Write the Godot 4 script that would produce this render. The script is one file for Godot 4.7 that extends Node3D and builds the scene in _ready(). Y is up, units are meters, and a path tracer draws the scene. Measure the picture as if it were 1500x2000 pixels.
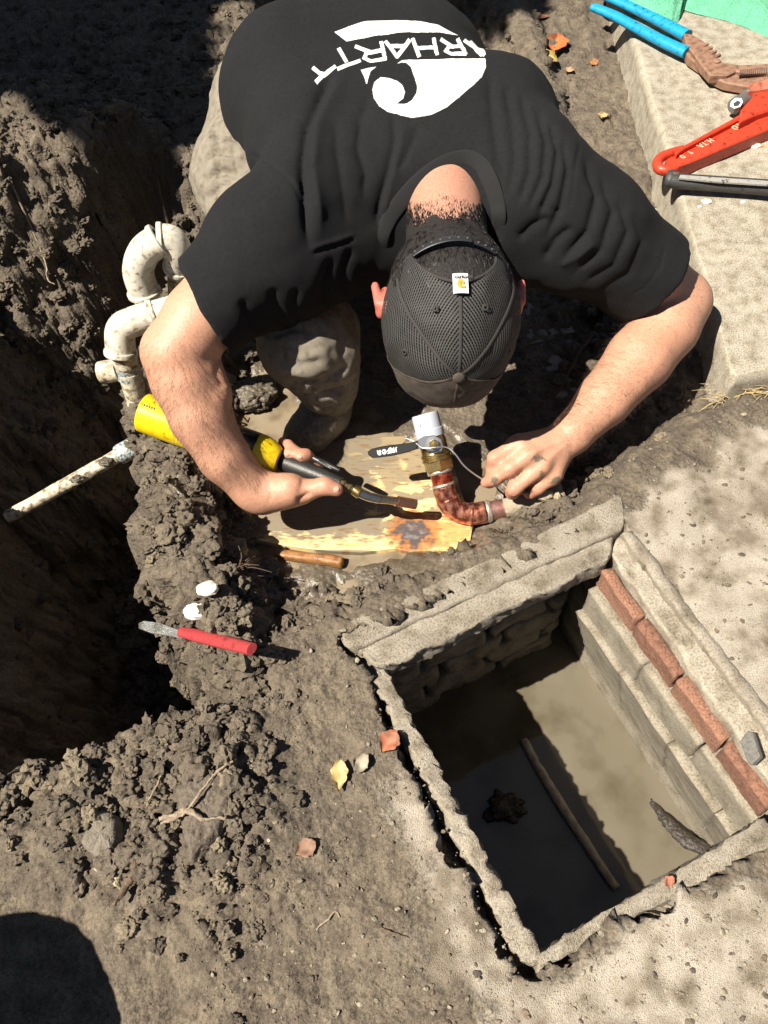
extends Node3D
# ------------------------------------------------------------------ camera model
const FP := 1500.0            # focal length in photo pixels (photo 1500 x 2000)
const CAM_H := 1.0            # metres above the paving round the vault
const WATER := -0.42           # water in the vault
const PUDDLE := -0.098        # muddy water in the pit
const SLAB := 0.035           # top of the concrete step on the right
var cam_pos := Vector3(0, CAM_H, 0)
var cam_b: Basis
var rng := RandomNumberGenerator.new()
var sun_l: Vector3            # direction the sunlight travels
var M := {}
var names := {}

func P(x: float, y: float, d: float) -> Vector3:      # photo pixel + depth -> point
	return cam_pos + cam_b * Vector3((x - 750.0) / FP * d, (1000.0 - y) / FP * d, -d)
func G(x: float, y: float, h: float) -> Vector3:      # photo pixel -> point on the level plane y = h
	var r := cam_b * Vector3((x - 750.0) / FP, (1000.0 - y) / FP, -1.0)
	return cam_pos + r * ((h - CAM_H) / r.y)
func px_of(p: Vector3) -> Vector3:
	var q := (p - cam_pos) * cam_b
	return Vector3(750.0 - q.x / q.z * FP, 1000.0 + q.y / q.z * FP, -q.z)
func g2(x: float, y: float, h: float) -> Vector2:
	var p := G(x, y, h)
	return Vector2(p.x, p.z)

# ------------------------------------------------------------------ mesh builder
class MB:
	var v := PackedVector3Array()
	var c := PackedColorArray()
	var uv := PackedVector2Array()
	var idx := PackedInt32Array()
	var two := false
	func add(p: Vector3, col := Color.WHITE, t := Vector2.ZERO) -> int:
		v.push_back(p); c.push_back(col); uv.push_back(t)
		return v.size() - 1
	func tri(a: int, b: int, d: int) -> void:
		idx.push_back(a); idx.push_back(b); idx.push_back(d)
	func quad(a: int, b: int, d: int, e: int) -> void:
		tri(a, b, d); tri(a, d, e)
	func normals() -> PackedVector3Array:
		var n := PackedVector3Array(); n.resize(v.size())
		var i := 0
		while i < idx.size():
			var a := idx[i]; var b := idx[i + 1]; var d := idx[i + 2]
			var f := (v[b] - v[a]).cross(v[d] - v[a])
			n[a] += f; n[b] += f; n[d] += f
			i += 3
		for j in n.size():
			n[j] = n[j].normalized() if n[j].length_squared() > 1e-20 else Vector3.UP
		return n
	func mesh(m: Material, origin := Vector3.ZERO, crease := 0.0, into: ArrayMesh = null) -> ArrayMesh:
		var am := into if into else ArrayMesh.new()
		var a := []
		a.resize(Mesh.ARRAY_MAX)
		if crease <= 0.0:
			var n := normals()
			var q := PackedInt32Array(); q.resize(idx.size())
			for i in range(0, idx.size(), 3):
				q[i] = idx[i]; q[i + 1] = idx[i + 2]; q[i + 2] = idx[i + 1]
			var vv := v
			if origin != Vector3.ZERO:
				vv = v.duplicate()
				for i in vv.size(): vv[i] -= origin
			a[Mesh.ARRAY_VERTEX] = vv; a[Mesh.ARRAY_NORMAL] = n; a[Mesh.ARRAY_COLOR] = c; a[Mesh.ARRAY_TEX_UV] = uv; a[Mesh.ARRAY_INDEX] = q
		else:
			var lim := cos(deg_to_rad(crease))
			var fn := PackedVector3Array(); fn.resize(idx.size() / 3)
			var around := []
			around.resize(v.size())
			for i in v.size(): around[i] = PackedInt32Array()
			for f in fn.size():
				var ia := idx[f * 3]; var ib := idx[f * 3 + 1]; var ic := idx[f * 3 + 2]
				fn[f] = (v[ib] - v[ia]).cross(v[ic] - v[ia])
				for k in 3: around[idx[f * 3 + k]].push_back(f)
			var ov := PackedVector3Array(); var on := PackedVector3Array(); var oc := PackedColorArray(); var ot := PackedVector2Array()
			for f in fn.size():
				var un := fn[f].normalized()
				if un == Vector3.ZERO: continue
				for k in [0, 2, 1]:
					var i: int = idx[f * 3 + k]
					var s := Vector3.ZERO
					for g in around[i]:
						if fn[g].normalized().dot(un) > lim: s += fn[g]
					ov.push_back(v[i] - origin); on.push_back(s.normalized()); oc.push_back(c[i]); ot.push_back(uv[i])
			a[Mesh.ARRAY_VERTEX] = ov; a[Mesh.ARRAY_NORMAL] = on; a[Mesh.ARRAY_COLOR] = oc; a[Mesh.ARRAY_TEX_UV] = ot
		if two: a[Mesh.ARRAY_TEX_UV2] = a[Mesh.ARRAY_TEX_UV]
		am.add_surface_from_arrays(Mesh.PRIMITIVE_TRIANGLES, a)
		am.surface_set_material(am.get_surface_count() - 1, m)
		return am
	func tint(f: Callable) -> MB:
		for i in v.size(): c[i] = f.call(v[i])
		return self

func smooth_path(pts: Array, n: int) -> PackedVector3Array:
	var cv := PackedVector3Array()
	for i in pts.size() - 1:
		var p0: Vector3 = pts[maxi(i - 1, 0)]
		var p1: Vector3 = pts[i]
		var p2: Vector3 = pts[i + 1]
		var p3: Vector3 = pts[mini(i + 2, pts.size() - 1)]
		for k in n:
			var t := float(k) / n
			cv.push_back(p1.cubic_interpolate(p2, p0, p3, t))
	cv.push_back(pts[-1])
	return cv

func radius_at(r: Array, t: float) -> float:
	var x := t * (r.size() - 1)
	var i := mini(int(x), r.size() - 2)
	return lerpf(r[i], r[i + 1], x - i)

func tube(mb: MB, pts: PackedVector3Array, r: Array, sides := 12, col := Color.WHITE, caps := true, flat := 1.0, flat_dir := Vector3.UP) -> void:
	var n := pts.size()
	var prev := Vector3.ZERO
	var start := mb.v.size()
	var ln := 0.0
	for i in n:
		var t := (pts[mini(i + 1, n - 1)] - pts[maxi(i - 1, 0)]).normalized()
		if i == 0:
			prev = flat_dir - t * flat_dir.dot(t)
			if prev.length() < 0.05: prev = t.cross(Vector3(0.31, 0.2, 0.9))
		prev = (prev - t * prev.dot(t)).normalized()
		var w := t.cross(prev)
		var rr := radius_at(r, float(i) / maxf(1.0, n - 1))
		if i > 0: ln += pts[i].distance_to(pts[i - 1])
		for s in sides:
			var an := TAU * s / sides
			mb.add(pts[i] + (prev * cos(an) * flat + w * sin(an)) * rr, col, Vector2(float(s) / sides, ln))
	for i in n - 1:
		for s in sides:
			var a := start + i * sides + s
			var b := start + i * sides + (s + 1) % sides
			mb.quad(a, b, b + sides, a + sides)
	if caps:
		for e in [0, n - 1]:
			var ct := mb.add(pts[e], col)
			for s in sides:
				var a: int = start + e * sides + s
				var b: int = start + e * sides + (s + 1) % sides
				if e == 0: mb.tri(ct, b, a)
				else: mb.tri(ct, a, b)

func line(a: Vector3, b: Vector3, n := 1) -> PackedVector3Array:
	var o := PackedVector3Array()
	for i in n + 1: o.push_back(a.lerp(b, float(i) / n))
	return o

# turned shape: profile = [[distance along axis, radius], ...]
func lathe(mb: MB, a: Vector3, axis: Vector3, prof: Array, sides := 24, col := Color.WHITE, from_ang := 0.0) -> void:
	var u := axis.normalized()
	var s := u.cross(Vector3(0.13, 0.9, 0.4)).normalized()
	var w := u.cross(s)
	var st := mb.v.size()
	for p in prof:
		for k in sides:
			var an := TAU * k / sides + from_ang
			mb.add(a + u * p[0] + (s * cos(an) + w * sin(an)) * p[1], col, Vector2(float(k) / sides, p[0]))
	for i in prof.size() - 1:
		for k in sides:
			var q := st + i * sides + k
			var r := st + i * sides + (k + 1) % sides
			mb.quad(q, r, r + sides, q + sides)

# prism on a plane: poly = points (world) of the top outline, seen from the top counter-clockwise or not; down = extrusion
func prism(mb: MB, poly: Array, down: Vector3, bevel := 0.0, col := Color.WHITE) -> void:
	var nrm := -down.normalized()
	var cen := Vector3.ZERO
	for p in poly: cen += p
	cen /= poly.size()
	var ex: Vector3 = poly[1] - poly[0]
	ex = (ex - nrm * ex.dot(nrm)).normalized()
	var ey := nrm.cross(ex)
	var p2 := PackedVector2Array()
	for p in poly:
		var q: Vector3 = p - cen
		p2.push_back(Vector2(q.dot(ex), q.dot(ey)))
	if Geometry2D.is_polygon_clockwise(p2): p2.reverse()
	# Geometry2D says clockwise for what is counter-clockwise with y up
	var area := 0.0
	for i in p2.size(): area += p2[i].cross(p2[(i + 1) % p2.size()])
	if area < 0.0: p2.reverse()
	var n := p2.size()
	var top := PackedVector2Array()
	for i in n:
		if bevel > 0.0:
			var e0 := (p2[i] - p2[(i + n - 1) % n]).normalized()
			var e1 := (p2[(i + 1) % n] - p2[i]).normalized()
			var nn := (Vector2(-e0.y, e0.x) + Vector2(-e1.y, e1.x))
			nn = nn.normalized() / maxf(0.5, nn.length() * 0.5)
			top.push_back(p2[i] + nn * bevel)
		else: top.push_back(p2[i])
	var tri := Geometry2D.triangulate_polygon(top)
	if tri.is_empty(): tri = Geometry2D.triangulate_polygon(p2)
	var st := mb.v.size()
	for q in top: mb.add(cen + ex * q.x + ey * q.y, col, q)
	for q in p2: mb.add(cen + ex * q.x + ey * q.y - nrm * bevel, col, q)
	for q in p2: mb.add(cen + ex * q.x + ey * q.y + down, col, q)
	for i in range(0, tri.size(), 3):
		var a := top[tri[i]]; var b := top[tri[i + 1]]; var d := top[tri[i + 2]]
		if (b - a).cross(d - a) > 0.0:
			mb.tri(st + tri[i], st + tri[i + 1], st + tri[i + 2]); mb.tri(st + 2 * n + tri[i], st + 2 * n + tri[i + 2], st + 2 * n + tri[i + 1])
		else:
			mb.tri(st + tri[i], st + tri[i + 2], st + tri[i + 1]); mb.tri(st + 2 * n + tri[i], st + 2 * n + tri[i + 1], st + 2 * n + tri[i + 2])
	for i in n:
		var j := (i + 1) % n
		mb.quad(st + i, st + n + i, st + n + j, st + j)
		mb.quad(st + n + i, st + 2 * n + i, st + 2 * n + j, st + n + j)

# rough block from four top corners (in turn round the top), a depth, and noise
func block(mb: MB, q: Array, deep: float, amp := 0.003, cell := 0.012, bev := 0.006, nz: FastNoiseLite = null, freq := 1.0, skew := Vector3.ZERO) -> void:
	var a: Vector3 = q[0]; var b: Vector3 = q[1]; var c: Vector3 = q[2]; var d: Vector3 = q[3]
	if (b - a).cross(c - a).y < 0.0:
		var t := b; b = d; d = t
	var nu := maxi(2, int((a.distance_to(b) + d.distance_to(c)) * 0.5 / cell))
	var nv := maxi(2, int((a.distance_to(d) + b.distance_to(c)) * 0.5 / cell))
	var nd := maxi(1, int(deep / cell))
	var cen := (a + b + c + d) / 4.0 + Vector3.DOWN * deep * 0.5
	var at := {}
	var put := func(i: int, j: int, k: int) -> int:
		var key := (i * 4096 + j) * 512 + k
		if at.has(key): return at[key]
		var u := float(i) / nu; var w := float(j) / nv
		var p := a.lerp(b, u).lerp(d.lerp(c, u), w) + (Vector3.DOWN * deep + skew) * (float(k) / nd)
		var edges := int(i == 0 or i == nu) + int(j == 0 or j == nv) + int(k == 0)
		if edges >= 2: p += (cen - p).normalized() * bev * (0.7 if edges == 2 else 1.1)
		if nz:
			var s := 260.0 * freq
			p += Vector3(nz.get_noise_3d(p.x * s, p.y * s, p.z * s + 31.0), nz.get_noise_3d(p.x * s + 91.0, p.y * s, p.z * s) * 0.7, nz.get_noise_3d(p.x * s, p.y * s + 57.0, p.z * s)) * amp * 2.0
		at[key] = mb.add(p, Color.WHITE, Vector2(p.x, p.z))
		return at[key]
	for i in nu:
		for j in nv:
			mb.quad(put.call(i, j, 0), put.call(i + 1, j, 0), put.call(i + 1, j + 1, 0), put.call(i, j + 1, 0))
	for k in nd:
		for i in nu:
			mb.quad(put.call(i, 0, k), put.call(i, 0, k + 1), put.call(i + 1, 0, k + 1), put.call(i + 1, 0, k))
			mb.quad(put.call(i, nv, k), put.call(i + 1, nv, k), put.call(i + 1, nv, k + 1), put.call(i, nv, k + 1))
		for j in nv:
			mb.quad(put.call(0, j, k), put.call(0, j + 1, k), put.call(0, j + 1, k + 1), put.call(0, j, k + 1))
			mb.quad(put.call(nu, j, k), put.call(nu, j, k + 1), put.call(nu, j + 1, k + 1), put.call(nu, j + 1, k))

# lumpy ball
func lump(seed_: int, rough: float, sub := 2, sq := Vector3.ONE) -> MB:
	var mb := MB.new()
	var t := (1.0 + sqrt(5.0)) / 2.0
	for p in [Vector3(-1, t, 0), Vector3(1, t, 0), Vector3(-1, -t, 0), Vector3(1, -t, 0), Vector3(0, -1, t), Vector3(0, 1, t), Vector3(0, -1, -t), Vector3(0, 1, -t), Vector3(t, 0, -1), Vector3(t, 0, 1), Vector3(-t, 0, -1), Vector3(-t, 0, 1)]:
		mb.add(p.normalized())
	var fs := [0, 11, 5, 0, 5, 1, 0, 1, 7, 0, 7, 10, 0, 10, 11, 1, 5, 9, 5, 11, 4, 11, 10, 2, 10, 7, 6, 7, 1, 8, 3, 9, 4, 3, 4, 2, 3, 2, 6, 3, 6, 8, 3, 8, 9, 4, 9, 5, 2, 4, 11, 6, 2, 10, 8, 6, 7, 9, 8, 1]
	for s in sub:
		var nf := []
		var mid := {}
		var half := func(x: int, y: int) -> int:
			var key := mini(x, y) * 100000 + maxi(x, y)
			if not mid.has(key): mid[key] = mb.add(((mb.v[x] + mb.v[y]) * 0.5).normalized())
			return mid[key]
		for i in range(0, fs.size(), 3):
			var x: int = half.call(fs[i], fs[i + 1]); var y: int = half.call(fs[i + 1], fs[i + 2]); var z: int = half.call(fs[i + 2], fs[i])
			nf.append_array([fs[i], x, z, fs[i + 1], y, x, fs[i + 2], z, y, x, y, z])
		fs = nf
	for i in range(0, fs.size(), 3): mb.tri(fs[i], fs[i + 1], fs[i + 2])
	var nz := FastNoiseLite.new(); nz.seed = seed_; nz.frequency = 0.9; nz.fractal_octaves = 4
	var ce := FastNoiseLite.new(); ce.seed = seed_ + 7; ce.noise_type = FastNoiseLite.TYPE_CELLULAR; ce.frequency = 1.1
	for i in mb.v.size():
		var p := mb.v[i]
		var k := 1.0 + rough * (nz.get_noise_3d(p.x * 1.6, p.y * 1.6, p.z * 1.6) * 1.3 + ce.get_noise_3d(p.x, p.y, p.z) * 0.7 + 0.2)
		mb.v[i] = p * k * sq
	return mb

# ------------------------------------------------------------------ objects
func numbered(n: String) -> String:
	names[n] = names.get(n, 0) + 1
	return n if names[n] == 1 else "%s_%03d" % [n, names[n] - 1]
func tag(o: Node, label: String, category: String, group := "", kind := "") -> Node:
	o.set_meta("label", label)
	if category: o.set_meta("category", category)
	if group: o.set_meta("group", group)
	if kind: o.set_meta("kind", kind)
	return o
func thing(called: String, label: String, category: String, at: Vector3, group := "") -> Node3D:
	var o := Node3D.new()
	o.name = numbered(called)
	add_child(o)
	o.position = at
	tag(o, label, category, group)
	return o
func base_of(o: Node) -> Vector3:
	var p := Vector3.ZERO
	while o is Node3D and o != self:
		p += o.position
		o = o.get_parent()
	return p
func part(parent: Node3D, called: String, mb: MB, m: Material, crease := 0.0) -> MeshInstance3D:
	var o := MeshInstance3D.new()
	o.name = called
	o.mesh = mb.mesh(m, base_of(parent), crease)
	parent.add_child(o, true)
	return o
func solo(called: String, label: String, category: String, mb: MB, m: Material, at: Vector3, crease := 0.0, group := "", kind := "") -> MeshInstance3D:
	var o := MeshInstance3D.new()
	o.name = numbered(called)
	o.mesh = mb.mesh(m, at, crease)
	add_child(o)
	o.position = at
	tag(o, label, category, group, kind)
	return o
func lin(r: float, g: float, b: float) -> Color:
	return Color(r, g, b)
func mat(r: float, g: float, b: float, rough := 0.8, metal := 0.0) -> StandardMaterial3D:
	var m := StandardMaterial3D.new()
	m.albedo_color = Color(r, g, b).linear_to_srgb()
	m.roughness = rough
	m.metallic = metal
	return m
func noise(seed_: int, freq: float, oct := 4, type := FastNoiseLite.TYPE_SIMPLEX_SMOOTH) -> FastNoiseLite:
	var n := FastNoiseLite.new()
	n.seed = seed_; n.frequency = freq; n.fractal_octaves = oct; n.noise_type = type
	return n
func noise_tex(seed_: int, freq: float, oct: int, normal := false, strength := 4.0, ramp: Array = [], type := FastNoiseLite.TYPE_SIMPLEX_SMOOTH, side := 512) -> NoiseTexture2D:
	var t := NoiseTexture2D.new()
	t.width = side; t.height = side; t.seamless = true; t.seamless_blend_skirt = 0.2
	t.noise = noise(seed_, freq, oct, type)
	if normal: t.as_normal_map = true; t.bump_strength = strength
	if ramp.size():
		var g := Gradient.new()
		g.offsets = PackedFloat32Array(); g.colors = PackedColorArray()
		var offs := PackedFloat32Array(); var cols := PackedColorArray()
		for e in ramp: offs.push_back(e[0]); cols.push_back(e[1])
		g.offsets = offs; g.colors = cols
		t.color_ramp = g
	return t
func tri_mat(m: StandardMaterial3D, scale: float, normal: Texture2D, nscale := 1.0, albedo: Texture2D = null) -> StandardMaterial3D:
	m.uv1_triplanar = true; m.uv1_world_triplanar = true
	m.uv1_scale = Vector3.ONE * scale
	if normal: m.normal_enabled = true; m.normal_texture = normal; m.normal_scale = nscale
	if albedo: m.albedo_texture = albedo
	return m
func speck(m: StandardMaterial3D, t: Texture2D, scale: float) -> StandardMaterial3D:      # second, finer layer of colour grain
	m.detail_enabled = true
	m.detail_albedo = t
	m.detail_blend_mode = BaseMaterial3D.BLEND_MODE_MUL
	m.detail_uv_layer = BaseMaterial3D.DETAIL_UV_2
	m.uv2_triplanar = true; m.uv2_world_triplanar = true
	m.uv2_scale = Vector3.ONE * scale
	return m
func sm(a: float, b: float, x: float) -> float:
	return smoothstep(a, b, x)
func poly_sd(poly: PackedVector2Array, p: Vector2) -> float:      # signed distance, positive inside
	var best := 1e9
	var ins := false
	var n := poly.size()
	var j := n - 1
	for i in n:
		var a := poly[i]; var b := poly[j]
		var e := b - a; var w := p - a
		var q := w - e * clampf(w.dot(e) / e.dot(e), 0.0, 1.0)
		best = minf(best, q.length_squared())
		if (a.y > p.y) != (b.y > p.y) and p.x < (b.x - a.x) * (p.y - a.y) / (b.y - a.y) + a.x: ins = not ins
		j = i
	return sqrt(best) if ins else -sqrt(best)
# ------------------------------------------------------------------ ground
const GX0 := -1.5
const GZ0 := -2.9
const GS := 0.02
const GNX := 155
const GNZ := 175
var fields := {}
var steep := []
var n_a: FastNoiseLite
var n_b: FastNoiseLite
var n_c: FastNoiseLite
var n_d: FastNoiseLite
var n_e: FastNoiseLite
var n_f: FastNoiseLite

func region(called: String, pts: Array) -> void:      # pts: [pixel x, pixel y, height at which that pixel lies]
	var poly := PackedVector2Array()
	for p in pts: poly.push_back(g2(p[0], p[1], p[2]))
	var f := PackedFloat32Array(); f.resize(GNX * GNZ)
	for j in GNZ:
		for i in GNX:
			f[j * GNX + i] = poly_sd(poly, Vector2(GX0 + i * GS, GZ0 + j * GS))
	fields[called] = f

func fld(f: PackedFloat32Array, x: float, z: float) -> float:
	var u := clampf((x - GX0) / GS, 0.0, GNX - 1.001)
	var w := clampf((z - GZ0) / GS, 0.0, GNZ - 1.001)
	var i := int(u); var j := int(w)
	u -= i; w -= j
	var k := j * GNX + i
	return lerpf(lerpf(f[k], f[k + 1], u), lerpf(f[k + GNX], f[k + GNX + 1], u), w)

# height, and by-products for colour: x = height, y = clod mask, z = wetness, w = concrete
func ground_at(x: float, z: float) -> Vector4:
	var w1 := n_a.get_noise_2d(x, z)
	var w2 := n_a.get_noise_2d(x + 40.0, z - 17.0)
	var wx := x + w1 * 0.022
	var wz := z + w2 * 0.022
	var h := 0.0
	var clod := 0.22
	var wet := 0.0
	var s := fld(fields.strip, wx, wz)
	var m := sm(-0.03, 0.05, s)
	h = lerpf(h, -0.055, m)
	clod = lerpf(clod, 0.5, m)
	s = fld(fields.pit, wx, wz)
	m = sm(-0.045, 0.06, s)
	h = lerpf(h, -0.092, m)
	clod = lerpf(clod, 0.75, sm(-0.05, 0.0, s))
	clod = lerpf(clod, 0.24, sm(0.05, 0.12, s))
	var pl := fld(fields.pool, wx, wz)
	wet = sm(-0.15, -0.01, pl)
	clod = lerpf(clod, 0.16, sm(-0.09, -0.01, pl))
	h -= 0.026 * sm(-0.03, 0.02, pl)
	s = fld(fields.ridge, wx, wz)
	m = sm(-0.04, 0.04, s)
	h += 0.045 * m
	clod = lerpf(clod, 0.72, m)
	s = fld(fields.trench, wx, wz)
	m = sm(-0.03, lerpf(0.10, 0.38, sm(-0.95, -1.25, z) * sm(-0.5, -0.7, x)), s)
	h = lerpf(h, -0.75, m)
	clod = lerpf(clod, 1.0, sm(-0.12, -0.02, s))
	s = fld(fields.bank, wx, wz)
	m = sm(-0.14, 0.05, s)
	h += 0.10 * m * clampf(1.0 - h * -1.2, 0.0, 1.0)
	clod = lerpf(clod, 1.0, m)
	s = fld(fields.heap, wx, wz)
	m = sm(-0.05, 0.08, s)
	h += 0.022 * m
	clod = lerpf(clod, 0.85, m)
	clod = maxf(clod, 0.72 * sm(-1.45, -1.7, z) * sm(0.5, 0.2, x))
	var con := sm(-0.012, 0.02, maxf(fld(fields.apron, wx, wz), fld(fields.apron_left, wx, wz)) + n_b.get_noise_2d(x, z) * 0.05)
	clod = lerpf(clod, 0.03, con)
	return Vector4(h, clod, wet, con)

func ground_y(x: float, z: float) -> float:
	var g := ground_at(x, z)
	return g.x + lumps(x, z, g)

func lumps(x: float, z: float, g: Vector4) -> float:
	var w_ := n_d.get_noise_2d(z, x)
	var c1 := n_c.get_noise_2d(x, z)      # cellular: -1 at the centres
	var y := n_b.get_noise_2d(x, z) * (0.004 + 0.036 * g.y)
	y += (-c1 - 0.45) * 0.013 * g.y * g.y
	y += n_f.get_noise_2d(x + w_ * 0.012, z - w_ * 0.012) * 0.0045 * g.y * g.y
	y += n_d.get_noise_2d(x, z) * (0.0024 + 0.0115 * g.y)
	var e := n_e.get_noise_2d(x, z)
	y += (absf(e) - 0.3) * (0.0014 + 0.0065 * g.y)
	return y * (1.0 - 0.6 * g.w)

func build_ground() -> void:
	n_a = noise(3, 5.5, 3); n_b = noise(11, 7.0, 3)
	n_c = noise(21, 31.0, 1, FastNoiseLite.TYPE_CELLULAR); n_c.fractal_type = FastNoiseLite.FRACTAL_NONE
	n_c.cellular_jitter = 1.0
	n_f = noise(22, 46.0, 1, FastNoiseLite.TYPE_CELLULAR); n_f.fractal_type = FastNoiseLite.FRACTAL_NONE
	n_f.cellular_return_type = FastNoiseLite.RETURN_CELL_VALUE
	n_d = noise(31, 42.0, 3); n_e = noise(41, 95.0, 2)
	region("strip", [[980, -90, -.05], [1190, -90, -.05], [1345, 420, -.05], [1450, 775, -.05], [1330, 850, -.03], [1210, 930, -.05], [1110, 990, -.05], [1190, 700, -.05], [1080, 560, -.05], [1090, 250, -.05]])
	region("pit", [[1180, 935, -.02], [1060, 995, -.02], [930, 1060, -.02], [760, 1138, -.02], [640, 1190, -.02], [540, 1220, -.02], [500, 1180, -.1], [440, 1090, -.1], [420, 960, -.1], [430, 800, -.1], [440, 560, -.1], [520, 300, -.1], [520, 30, -.1], [930, 30, -.1], [1040, 200, -.1], [1130, 540, -.1], [1205, 700, -.1]])
	region("ridge", [[390, 960, -.12], [450, 1000, -.12], [500, 1130, -.12], [520, 1230, -.06], [480, 1300, -.06], [400, 1270, -.12], [350, 1180, -.12], [350, 1050, -.12]])
	region("trench", [[-60, 1500, 0], [0, 1478, 0], [130, 1465, 0], [260, 1425, 0], [380, 1385, 0], [455, 1335, -.02], [430, 1300, -.1], [335, 1230, -.2], [320, 1120, -.2], [330, 1000, -.2], [300, 930, -.2], [330, 800, -.2], [380, 640, -.2], [400, 470, -.2], [330, 440, -.2], [250, 500, -.2], [120, 540, -.2], [0, 575, -.2], [-100, 590, -.2], [-190, 700, 0], [-190, 900, 0], [-150, 1200, 0]])
	region("pool", [[470, 735, -.09], [550, 720, -.09], [575, 800, -.09], [560, 900, -.09], [640, 880, -.09], [700, 800, -.09], [770, 830, -.09], [760, 900, -.09], [940, 900, -.09], [960, 980, -.09], [860, 1070, -.09], [700, 1085, -.09], [560, 1080, -.09], [475, 1060, -.09], [465, 950, -.09], [480, 850, -.09]])
	region("bank", [[-300, 240, -.02], [60, 260, -.02], [240, 300, -.02], [330, 380, -.05], [250, 440, -.1], [100, 470, -.1], [-300, 520, -.1]])
	region("heap", [[-100, 1500, 0], [0, 1490, 0], [260, 1450, 0], [430, 1400, 0], [540, 1420, 0], [560, 1560, 0], [560, 1720, 0], [470, 1850, 0], [300, 1800, 0], [160, 1700, 0], [-100, 1640, 0]])
	region("apron", [[1216, 1000, 0], [1330, 930, 0], [1440, 860, 0], [1620, 780, 0], [2000, 900, 0], [1900, 2150, 0], [1010, 2150, 0], [960, 2000, 0], [1020, 1915, 0], [1500, 1660, 0], [1510, 1440, 0], [1210, 1040, 0]])
	region("apron_left", [[790, 1490, 0], [1010, 1900, 0], [1030, 2010, 0], [950, 1940, 0], [830, 1840, 0], [790, 1740, 0], [790, 1640, 0], [770, 1560, 0]])
	var hole := PackedVector2Array()
	for p in [[668, 1250], [1212, 1000], [1222, 1050], [1512, 1440], [1600, 1590], [1035, 1906], [1008, 1908], [905, 1715], [835, 1600], [795, 1480], [740, 1370]]: hole.push_back(g2(p[0], p[1], 0))
	var slabp := PackedVector2Array()
	for p in [[1195, -200], [1210, 40], [1345, 420], [1450, 735], [1900, 640], [1700, -200]]: slabp.push_back(g2(p[0], p[1], -.05))
	# grid lines: dense in view, wide outside
	var xs := PackedFloat32Array(); var zs := PackedFloat32Array()
	for e in [-60.0, -25.0, -10.0, -5.0, -3.0, -2.2, -1.8, -1.6]: xs.push_back(e)
	var x := -1.5
	while x < 1.5: xs.push_back(x); x += 0.0047
	for e in [1.55, 1.7, 2.0, 3.0, 5.0, 10.0, 25.0, 60.0]: xs.push_back(e)
	for e in [-60.0, -25.0, -12.0, -7.0, -5.0, -4.0, -3.4, -3.1, -2.95]: zs.push_back(e)
	var z := -2.85
	while z < 0.2: zs.push_back(z); z += lerpf(0.0044, 0.0062, clampf(-z / 2.5, 0.0, 1.0))
	for e in [0.25, 0.4, 0.8, 1.6, 3.0, 6.0, 12.0, 25.0, 60.0]: zs.push_back(e)
	var nx := xs.size(); var nz := zs.size()
	var mb := MB.new()
	mb.v.resize(nx * nz); mb.c.resize(nx * nz); mb.uv.resize(nx * nz)
	var gone := PackedByteArray(); gone.resize(nx * nz)
	var wetv := PackedByteArray(); wetv.resize(nx * nz)
	var n_col := noise(51, 3.0, 4); var n_spot := noise(61, 26.0, 3)
	var n_st := noise(71, 5.0, 4)
	for j in nz:
		for i in nx:
			var px := xs[i]; var pz := zs[j]
			var g := ground_at(px, pz)
			var y := g.x
			var k := j * nx + i
			y += lumps(px, pz, g)
			var col := Color(0.168, 0.140, 0.109)
			var t := n_col.get_noise_2d(px, pz)
			col = col.lerp(Color(0.215, 0.178, 0.136), clampf(t * 1.6 + 0.4, 0.0, 1.0))
			var sp := n_spot.get_noise_2d(px, pz)
			col = col.lerp(Color(0.27, 0.225, 0.165), clampf(sp * 2.0 - 0.25, 0.0, 0.7))
			col = col.lerp(Color(0.11, 0.086, 0.066), clampf(-sp * 2.2 - 0.35, 0.0, 0.6))
			col = col.lerp(Color(0.135, 0.112, 0.083), g.z * 0.75)      # soaked mud within a hand's width of the puddle
			if g.w > 0.0:
				var cc := Color(0.44, 0.405, 0.35).lerp(Color(0.345, 0.31, 0.26), clampf(n_st.get_noise_2d(px, pz) * 2.2 + 0.1, 0.0, 1.0))
				cc = cc.lerp(Color(0.22, 0.188, 0.148), clampf(n_st.get_noise_2d(px * 1.3 + 9.0, pz * 1.3) * 5.0 - 0.6, 0.0, 0.85))
				cc = cc.lerp(Color(0.48, 0.445, 0.385), clampf(sp * 2.0 - 0.3, 0.0, 0.5))
				col = col.lerp(cc, g.w)
			if px > -0.2 and px < 1.2 and pz > -1.3:
				var hs := poly_sd(hole, Vector2(px + n_d.get_noise_2d(px, pz) * 0.006, pz + n_d.get_noise_2d(pz, px) * 0.006))
				if hs > 0.0: y = minf(y, -0.02) - 0.03; gone[k] = 1
				if hs > 0.012: gone[k] = 2
			if px > 0.25 and poly_sd(slabp, Vector2(px, pz)) > 0.03: y = -0.075
			mb.v[k] = Vector3(px, y, pz)
			mb.c[k] = col
			mb.uv[k] = Vector2(px, pz)
			wetv[k] = 2 if g.w > 0.55 else (1 if g.z > 0.45 and y > -0.3 else 0)
	# rough faces on the steep sides
	var tmp := MB.new()
	tmp.v = mb.v
	for j in nz - 1:
		for i in nx - 1:
			var k := j * nx + i
			tmp.quad(k, k + nx, k + nx + 1, k + 1)
	var n0 := tmp.normals()
	var c3 := noise(23, 24.0, 1, FastNoiseLite.TYPE_CELLULAR); c3.fractal_type = FastNoiseLite.FRACTAL_NONE
	var f3 := noise(24, 11.0, 4)
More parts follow.
